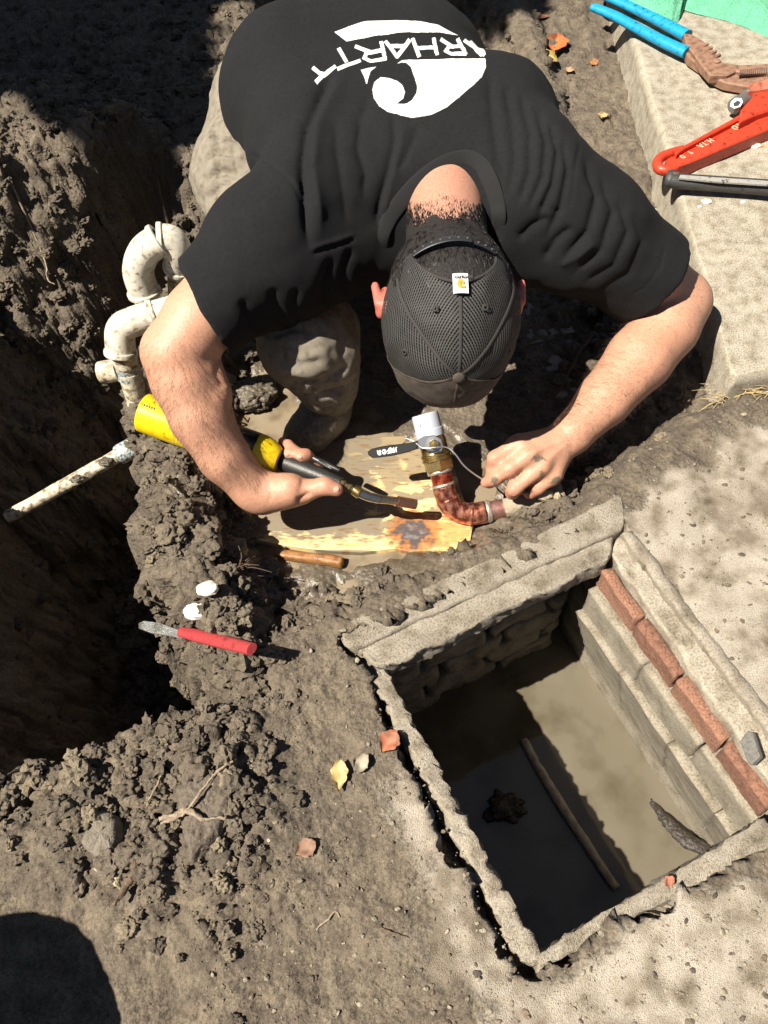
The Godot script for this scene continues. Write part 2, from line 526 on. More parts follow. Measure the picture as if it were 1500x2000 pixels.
	for k in mb.v.size():
		var sl := sm(0.18, 0.55, 1.0 - n0[k].y)
		if sl <= 0.0 or gone[k] > 0: continue
		var p := mb.v[k]
		if p.x > 0.3 and p.z > -1.0: continue
		mb.v[k] = p + n0[k] * sl * ((-c3.get_noise_3dv(p) - 0.45) * 0.022 + f3.get_noise_3dv(p) * 0.035 + n_d.get_noise_3dv(p) * 0.009)
	steep = []
	for t in 90000:
		if steep.size() > 3000: break
		var k := rng.randi() % (mb.v.size() - nx - 2)
		if n0[k].y > 0.72 or absf(mb.v[k].x) > 1.4 or mb.v[k].z > 0.1 or mb.v[k].z < -2.6 or gone[k] > 0 or mb.v[k].x > 0.2 or (mb.v[k].z > -0.75 and mb.v[k].x > -0.12): continue
		steep.push_back(mb.v[k].lerp(mb.v[k + 1] if rng.randf() < 0.5 else mb.v[k + nx], rng.randf()))
	var wet := MB.new()
	var conc := MB.new()
	for j in nz - 1:
		for i in nx - 1:
			var k := j * nx + i
			if gone[k] == 2 or gone[k + 1] == 2 or gone[k + nx] == 2 or gone[k + nx + 1] == 2: continue
			if wetv[k] == 1: wet.quad(k, k + nx, k + nx + 1, k + 1)
			elif wetv[k] == 2: conc.quad(k, k + nx, k + nx + 1, k + 1)
			else: mb.quad(k, k + nx, k + nx + 1, k + 1)
	# shared normals so that the two surfaces meet without a seam
	var all := MB.new()
	all.v = mb.v; all.idx = mb.idx.duplicate(); all.idx.append_array(wet.idx); all.idx.append_array(conc.idx)
	var nrm := all.normals()
	var am := ArrayMesh.new()
	for e in [[mb, M.dirt], [wet, M.mud], [conc, M.paving]]:
		var b: MB = e[0]
		var remap := PackedInt32Array(); remap.resize(mb.v.size()); remap.fill(-1)
		var a := []; a.resize(Mesh.ARRAY_MAX)
		var vv := PackedVector3Array(); var nn := PackedVector3Array(); var cc := PackedColorArray(); var uu := PackedVector2Array(); var ii := PackedInt32Array()
		for q in range(0, b.idx.size(), 3):
			for s in [0, 2, 1]:
				var k := b.idx[q + s]
				if remap[k] < 0:
					remap[k] = vv.size()
					vv.push_back(mb.v[k]); nn.push_back(nrm[k]); cc.push_back(mb.c[k]); uu.push_back(mb.uv[k])
				ii.push_back(remap[k])
		a[Mesh.ARRAY_VERTEX] = vv; a[Mesh.ARRAY_NORMAL] = nn; a[Mesh.ARRAY_COLOR] = cc; a[Mesh.ARRAY_TEX_UV] = uu; a[Mesh.ARRAY_INDEX] = ii
		am.add_surface_from_arrays(Mesh.PRIMITIVE_TRIANGLES, a)
		am.surface_set_material(am.get_surface_count() - 1, e[1])
	var o := MeshInstance3D.new()
	o.name = "ground"; o.mesh = am
	add_child(o)
	tag(o, "dug-up brown earth with a trench, a muddy pit and worn concrete", "ground", "", "structure")

# ------------------------------------------------------------------ loose earth, pebbles
func scatter(called: String, label: String, category: String, shapes: Array, m: Material, spots: Array) -> void:
	# one object; one MultiMesh child for each shape
	var root := Node3D.new()
	root.name = called
	add_child(root)
	tag(root, label, category, "", "stuff")
	for s in shapes.size():
		var mine := []
		for i in spots.size():
			if i % shapes.size() == s: mine.push_back(spots[i])
		if mine.is_empty(): continue
		var mm := MultiMesh.new()
		mm.transform_format = MultiMesh.TRANSFORM_3D
		mm.use_colors = true
		mm.mesh = shapes[s]
		mm.instance_count = mine.size()
		for i in mine.size():
			mm.set_instance_transform(i, mine[i][0])
			mm.set_instance_color(i, mine[i][1])
		var o := MultiMeshInstance3D.new()
		o.name = category.replace(" ", "_") + "_mass"
		o.multimesh = mm
		o.material_override = m
		o.set_meta("kind", "stuff")
		root.add_child(o, true)

func rand_basis(s: float) -> Basis:
	var b := Basis(Vector3(rng.randfn(), rng.randfn(), rng.randfn()).normalized(), rng.randf() * TAU)
	return b.scaled(Vector3(s * rng.randf_range(0.8, 1.3), s * rng.randf_range(0.65, 1.0), s * rng.randf_range(0.8, 1.2)))

func in_vault(q: Vector3) -> bool:
	return Geometry2D.is_point_in_polygon(Vector2(q.x, q.y), PackedVector2Array([Vector2(640, 1250), Vector2(1200, 970), Vector2(1560, 1440), Vector2(1560, 1640), Vector2(1030, 1930)]))

func build_clods() -> void:
	var shapes := []
	for i in 6: shapes.push_back(lump(100 + i, 0.62, 2).mesh(M.clod, Vector3.ZERO, 28.0) if i % 2 else lump(100 + i, 0.5, 3).mesh(M.clod))
	var spots := []
	var tries := 0
	while tries < 50000 and spots.size() < 7000:
		tries += 1
		var px := rng.randf_range(-40, 1540); var py := rng.randf_range(-20, 2020)
		var p := G(px, py, -0.05)
		var g := ground_at(p.x, p.z)
		if rng.randf() > g.y * g.y * 1.1 - 0.045: continue
		if g.w > 0.05: continue
		var q := px_of(p)
		var s := 0.0013 + 0.012 * pow(rng.randf(), 6.0)
		if g.y > 0.7: s *= 1.35
		var y := ground_y(p.x, p.z)
		if y < -0.4 and rng.randf() < 0.6: continue
		if p.x > 0.6 and p.z < -0.7: continue
		if in_vault(px_of(Vector3(p.x, 0, p.z))): continue
		var v := rng.randf_range(0.7, 1.2)
		var c := Color(0.19, 0.158, 0.122) * v
		if rng.randf() < 0.2: c = Color(0.28, 0.235, 0.17) * v
		c = c.lerp(Color(0.135, 0.11, 0.082), g.z * 0.7)
		c.a = 1.0
		spots.push_back([Transform3D(rand_basis(s), Vector3(p.x, y + s * 0.25, p.z)), c])
	for p in steep:
		var s := 0.003 + 0.016 * pow(rng.randf(), 3.0)
		var c := Color(0.18, 0.148, 0.113) * rng.randf_range(0.75, 1.2)
		c.a = 1.0
		spots.push_back([Transform3D(rand_basis(s), p), c])
	scatter("loose_earth", "crumbs and clods of loose brown earth lying over the dug ground", "loose earth", shapes, M.clod, spots)
	# pebbles and grit trodden into the flat ground
	var shapes2 := []
	for i in 3: shapes2.push_back(lump(200 + i, 0.42, 2, Vector3(1.2, 0.55, 0.9)).mesh(M.clod))
	spots = []
	tries = 0
	while tries < 9000 and spots.size() < 2600:
		tries += 1
		var px := rng.randf_range(380, 1500); var py := rng.randf_range(0, 2000)
		if py < 1200 and px < 1000: continue
		var p := G(px, py, 0.0)
		var g := ground_at(p.x, p.z)
		if g.z > 0.5 or g.y > 0.6: continue
		if Geometry2D.is_point_in_polygon(Vector2(px, py), PackedVector2Array([Vector2(690, 1260), Vector2(1200, 1020), Vector2(1560, 1440), Vector2(1560, 1640), Vector2(1030, 1930)])): continue
		if p.x > 0.55 and p.z < -0.85: continue
		var y := ground_y(p.x, p.z)
		var s := 0.0007 + 0.0030 * pow(rng.randf(), 6.0)
		var v := rng.randf_range(0.65, 1.35)
		var c: Color = [Color(0.24, 0.19, 0.14), Color(0.33, 0.28, 0.21), Color(0.17, 0.14, 0.115), Color(0.42, 0.38, 0.3)][rng.randi() % 4] * v
		c.a = 1.0
		spots.push_back([Transform3D(rand_basis(s), Vector3(p.x, y + s * 0.2, p.z)), c])
	scatter("grit", "small pebbles and grit trodden into the ground round the vault", "grit", shapes2, M.clod, spots)
# ------------------------------------------------------------------ vault, slab
func qd(a: Array, h: float) -> Array:
	var o := []
	for p in a: o.push_back(G(p[0], p[1], p[2] if p.size() > 2 else h))
	return o

func build_vault() -> void:
	var nz := noise(301, 0.05, 5); nz.fractal_gain = 0.62
	var o := thing("utility_vault", "open brick and concrete water meter vault sunk in the ground", "vault", G(1090, 1450, 0))
	var mb := MB.new()
	block(mb, qd([[640, 1232], [1222, 962], [1222, 1030], [692, 1268]], 0.002), 0.075, 0.0026, 0.0065, 0.007, nz)
	part(o, "far_beam", mb, M.concrete)
	mb = MB.new()
	block(mb, qd([[690, 1266], [1206, 1034], [1186, 1096], [752, 1306]], -0.007), 0.032, 0.0044, 0.0055, 0.004, nz, 1.8)
	part(o, "far_ledge", mb, M.concrete)
	# right-hand frame: a lip, a lower band of mortar, then the bricks
	mb = MB.new()
	block(mb, qd([[1212, 1036], [1232, 1030], [1560, 1462], [1535, 1476]], 0.004), 0.06, 0.003, 0.007, 0.005, nz, 1.4)
	part(o, "frame_lip", mb, M.concrete)
	mb = MB.new()
	block(mb, qd([[1190, 1075], [1216, 1040], [1548, 1478], [1510, 1540]], -0.012), 0.06, 0.0036, 0.007, 0.004, nz, 1.5)
	part(o, "frame_rebate", mb, M.concrete_pale)
	# near beam
	mb = MB.new()
	block(mb, qd([[1048, 1862], [1500, 1592], [1560, 1600], [1560, 1630], [1048, 1905]].slice(0, 2) + [[1520, 1640], [1046, 1900]], -0.002), 0.07, 0.0034, 0.006, 0.004, nz, 2.6)
	part(o, "near_beam", mb, M.concrete)
	# left strip, broken mortar, a gap between it and the ground
	mb = MB.new()
	block(mb, qd([[712, 1296], [752, 1310], [1058, 1868], [1022, 1890]], -0.006), 0.085, 0.0055, 0.005, 0.004, nz, 3.0)
	part(o, "side_strip", mb, M.concrete)
	# brick course on the right: separate bricks whose tops show
	var a0 := G(1172, 1112, -0.03); var a1 := G(1500, 1580, -0.03)
	var b0 := G(1194, 1107, -0.03); var b1 := G(1520, 1558, -0.03)
	var cuts := [0.0, 0.246, 0.254, 0.50, 0.507, 0.765, 0.772, 1.0]
	for i in 4:
		mb = MB.new()
		block(mb, [a0.lerp(a1, cuts[i * 2]), b0.lerp(b1, cuts[i * 2]), b0.lerp(b1, cuts[i * 2 + 1]), a0.lerp(a1, cuts[i * 2 + 1])], 0.042, 0.0022, 0.007, 0.0015, nz, 1.8)
		part(o, "brick", mb, M.brick if i % 2 == 0 else M.brick2)
	# right wall below the bricks: grey blocks, slightly proud, two courses
	var t0 := G(1150, 1150, -0.072); var t1 := G(1478, 1612, -0.072)
	var out := (G(1500, 1500, -.07) - G(1150, 1400, -.07)); out.y = 0
	var wall_dir := (t1 - t0).normalized()
	var wn := Vector3(-wall_dir.z, 0, wall_dir.x)
	if wn.x > 0: wn = -wn
	var cs := [0.0, 0.36, 0.366, 0.70, 0.706, 1.0]
	for i in 3:
		var p0 := t0.lerp(t1, cs[i * 2]); var p1 := t0.lerp(t1, cs[i * 2 + 1])
		mb = MB.new()
		block(mb, [p0 - wn * 0.06, p0, p1, p1 - wn * 0.06], 0.062, 0.0018, 0.008, 0.0015, nz, 1.1)
		part(o, "wall_block", mb, M.block)
	cs = [0.0, 0.30, 0.304, 0.62, 0.624, 0.90, 0.904, 1.0]
	for i in 4:
		var p0 := t0.lerp(t1, cs[i * 2]) + Vector3(0, -0.066, 0) + wn * 0.012; var p1 := t0.lerp(t1, cs[i * 2 + 1]) + Vector3(0, -0.066, 0) + wn * 0.012
		mb = MB.new()
		block(mb, [p0 - wn * 0.07, p0, p1, p1 - wn * 0.07], 0.38, 0.0018, 0.010, 0.0015, nz, 0.9, wn * -0.10)
		part(o, "wall_block", mb, M.block)
	# far wall: a course of bricks under the ledge and two of blocks, in shade
	var f0 := G(748, 1300, -0.03); var f1 := G(1180, 1086, -0.03)
	var fd := (f1 - f0).normalized()
	var fnm := Vector3(-fd.z, 0, fd.x)
	if fnm.z < 0: fnm = -fnm
	f0 -= fnm * 0.045; f1 -= fnm * 0.045
	for row in 7:
		var top := -0.035 - row * 0.058
		var n := 4 if row == 0 else 3
		var sh := 0.0 if row % 2 == 0 else 0.17
		for i in n + 1:
			var ta := clampf((i - sh * 1.6) / n, 0.0, 1.0); var tb := clampf((i + 1 - sh * 1.6) / n - 0.018, 0.0, 1.0)
			if tb - ta < 0.03: continue
			var p0 := f0.lerp(f1, ta); var p1 := f0.lerp(f1, tb)
			p0.y = top; p1.y = top
			var pr := rng.randf_range(-0.004, 0.006)
			mb = MB.new()
			block(mb, [p0 - fnm * 0.05 + fnm * pr, p0 + fnm * pr, p1 + fnm * pr, p1 - fnm * 0.05 + fnm * pr], 0.05, 0.006, 0.009, 0.006, nz, 1.2)
			part(o, "brick" if row == 0 else "wall_block", mb, M.brick2 if row == 0 else M.block)
	# mortar backing behind the far wall and the unseen walls
	mb = MB.new()
	block(mb, [f0 - fnm * 0.07 + Vector3.DOWN * 0.03, f0 - fnm * 0.03 + Vector3.DOWN * 0.03, f1 - fnm * 0.03 + fd * 0.1 + Vector3.DOWN * 0.03, f1 - fnm * 0.07 + fd * 0.1 + Vector3.DOWN * 0.03], 0.5, 0.002, 0.03)
	part(o, "far_backing", mb, M.block)
	mb = MB.new()
	block(mb, [t0 - wn * 0.13 - wall_dir * 0.1, t0 - wn * 0.05 - wall_dir * 0.1, t1 - wn * 0.05 + wall_dir * 0.1, t1 - wn * 0.13 + wall_dir * 0.1], 0.45, 0.002, 0.03)
	part(o, "side_backing", mb, M.block)
	var l0 := G(735, 1300, 0); var l1 := G(1042, 1885, 0)
	l0.y = -0.07; l1.y = -0.07
	var ld := (l1 - l0).normalized(); var lnn := Vector3(-ld.z, 0, ld.x)
	if lnn.x > 0: lnn = -lnn
	mb = MB.new()
	block(mb, [l0 - ld * 0.1, l0 + lnn * 0.12 - ld * 0.1, l1 + lnn * 0.12 + ld * 0.1, l1 + ld * 0.1], 0.45, 0.004, 0.02, 0.004, nz)
	part(o, "side_wall", mb, M.block)
	var r0 := G(1052, 1880, 0); var r1 := G(1530, 1610, 0)
	r0.y = -0.06; r1.y = -0.06
	var rd := (r1 - r0).normalized(); var rn := Vector3(-rd.z, 0, rd.x)
	if rn.z < 0: rn = -rn
	mb = MB.new()
	block(mb, [r0 - rd * 0.1, r0 + rn * 0.1 - rd * 0.1, r1 + rn * 0.1 + rd * 0.1, r1 + rd * 0.1], 0.45, 0.004, 0.02, 0.004, nz)
	part(o, "near_wall", mb, M.block)
	# water
	mb = MB.new()
	var c := G(1090, 1450, WATER)
	for q in [[-0.45, -0.45], [-0.45, 0.45], [0.45, 0.45], [0.45, -0.45]]: mb.add(c + Vector3(q[0], 0, q[1]))
	mb.quad(0, 1, 2, 3)
	var w := MeshInstance3D.new()
	w.name = "water"; w.mesh = mb.mesh(M.vault_water, c); w.position = c
	add_child(w)
	tag(w, "still cloudy brown water standing in the brick vault", "water", "", "structure")
	mb = MB.new()
	block(mb, [c + Vector3(-.5, -0.10, -.5), c + Vector3(-.5, -0.10, .5), c + Vector3(.5, -0.10, .5), c + Vector3(.5, -0.10, -.5)], 0.05, 0.0, 0.2)
	part(o, "bottom", mb, M.block)
	# pale pipe lying just under the far side of the water
	mb = MB.new()
	tube(mb, smooth_path([G(1022, 1445, WATER + .004), G(1070, 1530, WATER + .005), G(1140, 1640, WATER + .005), G(1203, 1735, WATER + .004)], 8), [0.0075, 0.008, 0.0075], 12)
	for i in mb.v.size(): mb.v[i] += Vector3(n_d.get_noise_3dv(mb.v[i] * 3.0), n_d.get_noise_3dv(mb.v[i] * 3.0 + Vector3.ONE) * .5, 0) * 0.003
	solo("old_pipe", "pale old pipe lying in the dark half of the vault water", "pipe", mb, M.pvc_dirty, G(1120, 1590, WATER))
	# dark stick leaning at the right wall
	mb = MB.new()
	tube(mb, smooth_path([G(1268, 1562, WATER - .002), G(1300, 1600, WATER + .01), G(1340, 1640, WATER + .02), G(1388, 1662, WATER + .03)], 8), [0.003, 0.010, 0.014, 0.011], 10, Color.WHITE, true, 0.5)
	for i in mb.v.size(): mb.v[i] += Vector3(n_e.get_noise_3dv(mb.v[i]), n_e.get_noise_3dv(mb.v[i] + Vector3.ONE), 0) * 0.004
	solo("rotten_stick", "dark rotten piece of wood sticking out of the vault water", "stick", mb, M.rotten, G(1330, 1640, WATER))
	# clump of debris in the water
	mb = lump(77, 0.5, 3, Vector3(0.035, 0.014, 0.028))
	for i in mb.v.size(): mb.v[i] += G(985, 1580, WATER)
	solo("debris_clump", "dark clump of debris floating in the shaded vault water", "debris", mb, M.rotten, G(985, 1580, WATER))
	# slate chip leaning on the frame
	mb = MB.new()
	prism(mb, [G(1446, 1422, .02), G(1456, 1424, .024), G(1487, 1478, .016), G(1480, 1498, 0), G(1472, 1496, -.002), G(1440, 1446, .004)], Vector3(0.006, -0.005, 0.001), 0.0015)
	solo("slate_chip", "small grey flat chip standing against the vault frame", "chip", mb, M.slate, G(1470, 1480, 0), 30)

func build_slab() -> void:
	var nz := noise(302, 0.04, 4)
	var mb := MB.new()
	var q := qd([[1176, -130], [1432, 738], [1700, 690], [1600, -170]], SLAB)
	block(mb, q, 0.13, 0.0022, 0.010, 0.010, nz, 0.9, Vector3(-0.012, 0, 0))
	var o := solo("concrete_step", "long weathered concrete step beside the pit carrying the tools", "step", mb, M.concrete_step, G(1400, 400, -0.05))
	# chips of plaster and crumbs on the step
	for e in [[1380, 395, 9], [1366, 405, 4], [1360, 327, 7], [1445, 265, 6], [1476, 287, 10], [1452, 290, 7], [1448, 274, 5], [1450, 396, 5], [1275, 408, 9], [1490, 275, 4]]:
		var h := SLAB if e[0] > 1300 else -0.045
		var c := G(e[0], e[1], h)
		if h < 0: c.y = ground_y(c.x, c.z)
		var m2 := lump(int(e[0]), 0.35, 2, Vector3(0.0011, 0.0004, 0.0008) * e[2])
		for i in m2.v.size(): m2.v[i] += c + Vector3(0, 0.002, 0)
		solo("plaster_chip", "small pale flake of plaster lying by the tools on the step" if h > 0 else "white flake of plaster on the earth beside the step", "chip", m2, M.plaster, c, 35, "plaster flakes on the step" if h > 0 else "")
	for e in [[1470, 275], [1484, 286]]:
		var m3 := MB.new()
		var c := G(e[0], e[1], SLAB)
		for k in 14:
			var d := Vector3(rng.randfn(), 0.25 * absf(rng.randfn()), rng.randfn()).normalized() * 0.012
			tube(m3, smooth_path([c + Vector3(0, .002, 0), c + d * 0.5 + Vector3(0, .003, 0), c + d + Vector3(rng.randfn(), 0, rng.randfn()) * 0.003], 3), [0.0007, 0.0004], 5)
		solo("wood_shaving", "curl of orange wood shavings nearer the red wrench" if e[0] == 1470 else "curl of orange wood shavings farther from the red wrench", "shavings", m3, M.shaving, c)
# ------------------------------------------------------------------ pipes, valve, torch
func jitter(mb: MB, amp: float, f: float) -> MB:
	for i in mb.v.size():
		var p := mb.v[i]
		mb.v[i] += Vector3(n_d.get_noise_3d(p.x * f, p.y * f, p.z * f), n_d.get_noise_3d(p.x * f + 5.0, p.y * f, p.z * f), n_d.get_noise_3d(p.x * f, p.y * f + 9.0, p.z * f)) * amp
	return mb

func elbow_fit(o: Node3D, pts: Array, r: float, m: Material) -> void:
	var path := smooth_path(pts, 8)
	var mb := MB.new()
	tube(mb, path, [r, r], 24)
	var e := part(o, "elbow", mb, m, 50)
	var n := path.size()
	for k in [0, n - 1]:
		var a := path[k]
		var t := (path[1] - path[0]).normalized() if k == 0 else (path[n - 1] - path[n - 2]).normalized()
		mb = MB.new()
		var c := a - t * 0.004 if k == 0 else a - t * 0.004
		lathe(mb, c, t, [[0, r * 0.9], [0, r * 1.09], [0.0015, r * 1.13], [0.0075, r * 1.13], [0.009, r * 1.08], [0.009, r * 0.8]], 24)
		part(e, "socket_rim", mb, m, 35)

func build_pipes() -> void:
	var o := thing("pvc_pipe_loop", "muddy white plastic pipe loop with elbows standing in the trench", "pipe", P(330, 880, 1.46))
	# upper bend
	elbow_fit(o, [P(282, 572, 1.34), P(270, 530, 1.31), P(282, 492, 1.285), P(308, 472, 1.28)], 0.0262, M.pvc)
	elbow_fit(o, [P(312, 468, 1.28), P(335, 470, 1.285), P(347, 492, 1.30), P(350, 520, 1.33)], 0.025, M.pvc)
	var mb := MB.new()
	tube(mb, line(P(283, 570, 1.34), P(296, 640, 1.45), 4), [0.021, 0.021], 20)
	part(o, "pipe", mb, M.pvc_dirt2, 50)
	mb = MB.new()
	tube(mb, line(P(349, 516, 1.33), P(352, 640, 1.46), 4), [0.020, 0.020], 20)
	part(o, "pipe", mb, M.pvc_dirt2, 50)
	mb = MB.new()
	lathe(mb, P(350, 517, 1.332), P(351, 545, 1.37) - P(350, 517, 1.332), [[0, 0.0208], [0.012, 0.0212], [0.014, 0.0205]], 20)
	part(o, "primer_band", mb, M.primer)
	# lower bend: horizontal arm then down
	elbow_fit(o, [P(298, 618, 1.27), P(262, 628, 1.265), P(236, 645, 1.27), P(236, 688, 1.29)], 0.0245, M.pvc)
	mb = MB.new()
	tube(mb, line(P(298, 618, 1.27), P(360, 600, 1.275), 3), [0.0245, 0.0245], 24)
	part(o, "pipe", mb, M.pvc, 50)
	mb = MB.new()
	tube(mb, line(P(238, 684, 1.29), P(248, 712, 1.31), 3), [0.021, 0.021], 20)
	part(o, "pipe", mb, M.pvc_dirt2, 50)
	mb = MB.new()
	lathe(mb, P(243, 698, 1.30), P(258, 745, 1.34) - P(243, 698, 1.30), [[0, 0.019], [0.0, 0.0205], [0.008, 0.0215], [0.012, 0.0205], [0.030, 0.0205], [0.034, 0.0225], [0.040, 0.0225], [0.040, 0.018]], 24)
	part(o, "coupling", mb, M.primer, 40)
	mb = MB.new()
	tube(mb, line(P(252, 725, 1.32), P(300, 890, 1.46), 4), [0.0195, 0.0195], 20)
	part(o, "pipe", mb, M.pvc_dirt2, 50)
	mb = MB.new()
	tube(mb, line(P(232, 722, 1.325), P(197, 728, 1.33), 3), [0.0195, 0.0195], 20)
	part(o, "branch_stub", mb, M.pvc_dirt2, 50)
	# low pipe running off to the left
	o = thing("pvc_supply_pipe", "muddy plastic pipe running from a blue-stained tee into the dark trench", "pipe", P(200, 925, 1.48))
	mb = MB.new()
	tube(mb, line(P(15, 1010, 1.49), P(255, 876, 1.47), 10), [0.0128, 0.0132], 18)
	part(o, "pipe", jitter(mb, 0.0015, 3.0), M.pvc_dirt2, 50)
	mb = MB.new()
	lathe(mb, P(232, 889, 1.47), P(300, 852, 1.465) - P(232, 889, 1.47), [[0, 0.015], [0, 0.0185], [0.004, 0.0195], [0.030, 0.0195], [0.034, 0.0205], [0.055, 0.0205], [0.055, 0.01]], 22)
	part(o, "tee", mb, M.primer, 40)
	mb = MB.new()
	tube(mb, line(P(290, 860, 1.465), P(350, 905, 1.50), 3), [0.021, 0.021], 18)
	part(o, "stub", mb, M.primer, 50)
	for e in [[250, 872, 0.012], [205, 902, 0.010], [150, 935, 0.009], [262, 862, 0.008]]:
		var m2 := lump(int(e[0]) + 9, 0.5, 2, Vector3(1.4, 0.6, 1.0) * e[2])
		for i in m2.v.size(): m2.v[i] += P(e[0], e[1], 1.458)
		part(o, "mud_crust", m2, M.mud_plain)

func ring_pts(path: PackedVector3Array, k: int) -> Vector3:
	return path[clampi(k, 0, path.size() - 1)]

func build_valve() -> void:
	var o := thing("ball_valve_assembly", "brass ball valve with black lever soldered to a copper elbow and pipe", "valve", P(880, 1000, 1.28))
	# copper pipe from the right, bend, rise
	var mb := MB.new()
	tube(mb, line(P(1100, 962, 1.262), P(985, 993, 1.275), 8), [0.0168, 0.0166], 20)
	part(o, "pipe", jitter(mb, 0.002, 2.0), M.pipe_mud)
	mb = MB.new()
	tube(mb, line(P(995, 991, 1.28), P(950, 1000, 1.28), 6), [0.0166, 0.0166], 20)
	part(o, "pipe", mb, M.copper_dark)
	mb = MB.new()
	lathe(mb, P(958, 998, 1.28), P(936, 1002, 1.28) - P(958, 998, 1.28), [[0, 0.0166], [0.0005, 0.0182], [0.005, 0.019], [0.008, 0.0184], [0.008, 0.016]], 24)
	part(o, "solder_ring", jitter(mb, 0.0018, 4.0), M.solder)
	mb = MB.new()
	tube(mb, smooth_path([P(948, 1000, 1.28), P(918, 1004, 1.28), P(890, 996, 1.28), P(873, 974, 1.275), P(866, 948, 1.27)], 8), [0.0187, 0.0187], 24)
	part(o, "elbow", mb, M.copper)
	for e in [[[922, 1004, 1.28], [914, 1003, 1.28]], [[876, 978, 1.276], [872, 970, 1.275]]]:
		mb = MB.new()
		var a := P(e[0][0], e[0][1], e[0][2]); var b := P(e[1][0], e[1][1], e[1][2])
		lathe(mb, a, b - a, [[0, 0.0175], [0, 0.0198], [0.002, 0.0203], [0.004, 0.0198], [0.004, 0.0175]], 24)
		part(o, "elbow_collar", mb, M.copper, 40)
	mb = MB.new()
	tube(mb, line(P(867, 952, 1.27), P(859, 918, 1.265), 4), [0.0178, 0.0178], 24)
	part(o, "riser", mb, M.copper_red)
	mb = MB.new()
	lathe(mb, P(866.5, 950, 1.27), P(864, 940, 1.269) - P(866.5, 950, 1.27), [[0, 0.0175], [0.0005, 0.0193], [0.003, 0.0197], [0.005, 0.019], [0.005, 0.017]], 24)
	part(o, "solder_ring", jitter(mb, 0.0012, 4.0), M.solder)
	mb = MB.new()
	var ax := P(833, 822, 1.255) - P(859, 922, 1.266)
	lathe(mb, P(860, 925, 1.266), ax, [[0, 0.0172], [0.001, 0.0205], [0.004, 0.0212], [0.007, 0.0205], [0.008, 0.0175]], 24)
	part(o, "solder_ring", jitter(mb, 0.0012, 4.0), M.solder)
	# hexagon nut, then the body
	mb = MB.new()
	lathe(mb, P(859, 919, 1.265), ax, [[0, 0.017], [0.0, 0.0225], [0.003, 0.0248], [0.021, 0.0248], [0.024, 0.022]], 6, Color.WHITE, 0.4)
	part(o, "hexagon_nut", mb, M.brass, 25)
	mb = MB.new()
	lathe(mb, P(854, 899, 1.263), ax, [[0, 0.02], [0.0, 0.0235], [0.001, 0.0250], [0.004, 0.0250], [0.005, 0.0235], [0.0065, 0.0235], [0.0075, 0.0252], [0.011, 0.0252], [0.012, 0.0235], [0.017, 0.0225], [0.034, 0.0225], [0.038, 0.0215], [0.045, 0.0205], [0.047, 0.018]], 28)
	part(o, "valve_body", mb, M.brass, 35)
	# grey reducer at the top
	mb = MB.new()
	lathe(mb, P(841, 853, 1.258), ax, [[0, 0.018], [0, 0.0235], [0.012, 0.0240], [0.013, 0.0225], [0.036, 0.0222], [0.0385, 0.0205], [0.0385, 0.014], [0.010, 0.0135]], 28)
	var cap := part(o, "adapter", mb, M.pvc_grey, 35)
	mb = MB.new()
	var axn := ax.normalized()
	var toc := (cam_pos - P(835, 830, 1.25)).normalized()
	toc = (toc - axn * toc.dot(axn)).normalized()
	var sd := axn.cross(toc).normalized()
	var pc := P(840, 850, 1.258) + axn * 0.019
	for k in 7:
		var an := (k - 3) * 0.13 - 0.25
		var rr := toc * cos(an) + sd * sin(an)
		var p0 := pc + rr * 0.02245
		var w0 := rr.cross(axn).normalized() * 0.0010
		prism(mb, [p0 - w0 - axn * 0.0018, p0 + w0 - axn * 0.0018, p0 + w0 + axn * (0.0018 if k % 2 else 0.0028), p0 - w0 + axn * (0.0018 if k % 2 else 0.0028)], -rr * 0.0004)
	part(cap, "printed_marks", mb, M.ink)
	# stem, washer, nut, lever
	var sc := P(847, 866, 1.258)
	mb = MB.new()
	lathe(mb, sc + toc * 0.015, toc, [[0, 0.011], [0.009, 0.011], [0.0095, 0.0125], [0.0125, 0.0125], [0.0128, 0.006]], 20)
	part(o, "stem_collar", mb, M.zinc, 35)
	mb = MB.new()
	lathe(mb, sc + toc * 0.028, toc, [[0, 0.007], [0, 0.0084], [0.006, 0.0084], [0.0068, 0.0072], [0.0068, 0.0046], [0.0095, 0.0044], [0.0098, 0.0]], 6)
	part(o, "stem_nut", mb, M.brass, 25)
	mb = MB.new()
	var lv := []
	var ld := 1.232
	for e in [[862, 877], [846, 884], [826, 874], [815, 877], [795, 884], [770, 890], [742, 894], [727, 895], [719, 889], [718, 882], [725, 877], [745, 872], [775, 868], [800, 865], [815, 861], [828, 852], [845, 850], [862, 860]]: lv.push_back(P(e[0], e[1], ld))
	prism(mb, lv.slice(3, 15), -toc * 0.005, 0.0014)
	var lever := part(o, "lever", mb, M.black_plastic, 35)
	mb = MB.new()
	prism(mb, [P(866, 872, ld), P(862, 882, ld), P(846, 886, ld), P(828, 876, ld), P(812, 878, ld), P(812, 862, ld), P(828, 852, ld), P(848, 850, ld), P(862, 858, ld)], -toc * 0.003, 0.0008)
	part(lever, "lever_plate", mb, M.zinc, 35)
	# lettering along the lever
	var bx := (P(730, 886, ld) - P(800, 873, ld)).normalized()
	var by := toc.cross(bx).normalized()
	text_on(lever, "TURFOR", 0.0085, P(789, 875, ld) + toc * 0.0006, bx, by, toc, M.print_white)
	mb = MB.new()
	var dc := P(763, 879.5, ld) + toc * 0.0007
	prism(mb, [dc + bx * 0.006, dc + by * 0.005, dc - bx * 0.006, dc - by * 0.005], -toc * 0.0004)
	for k in [[749, 882], [740, 884]]:
		var c := P(k[0], k[1], ld) + toc * 0.0006
		lathe(mb, c, toc, [[0, 0.0028], [0.0003, 0.0028], [0.0003, 0.0014], [0, 0.0014]], 14)
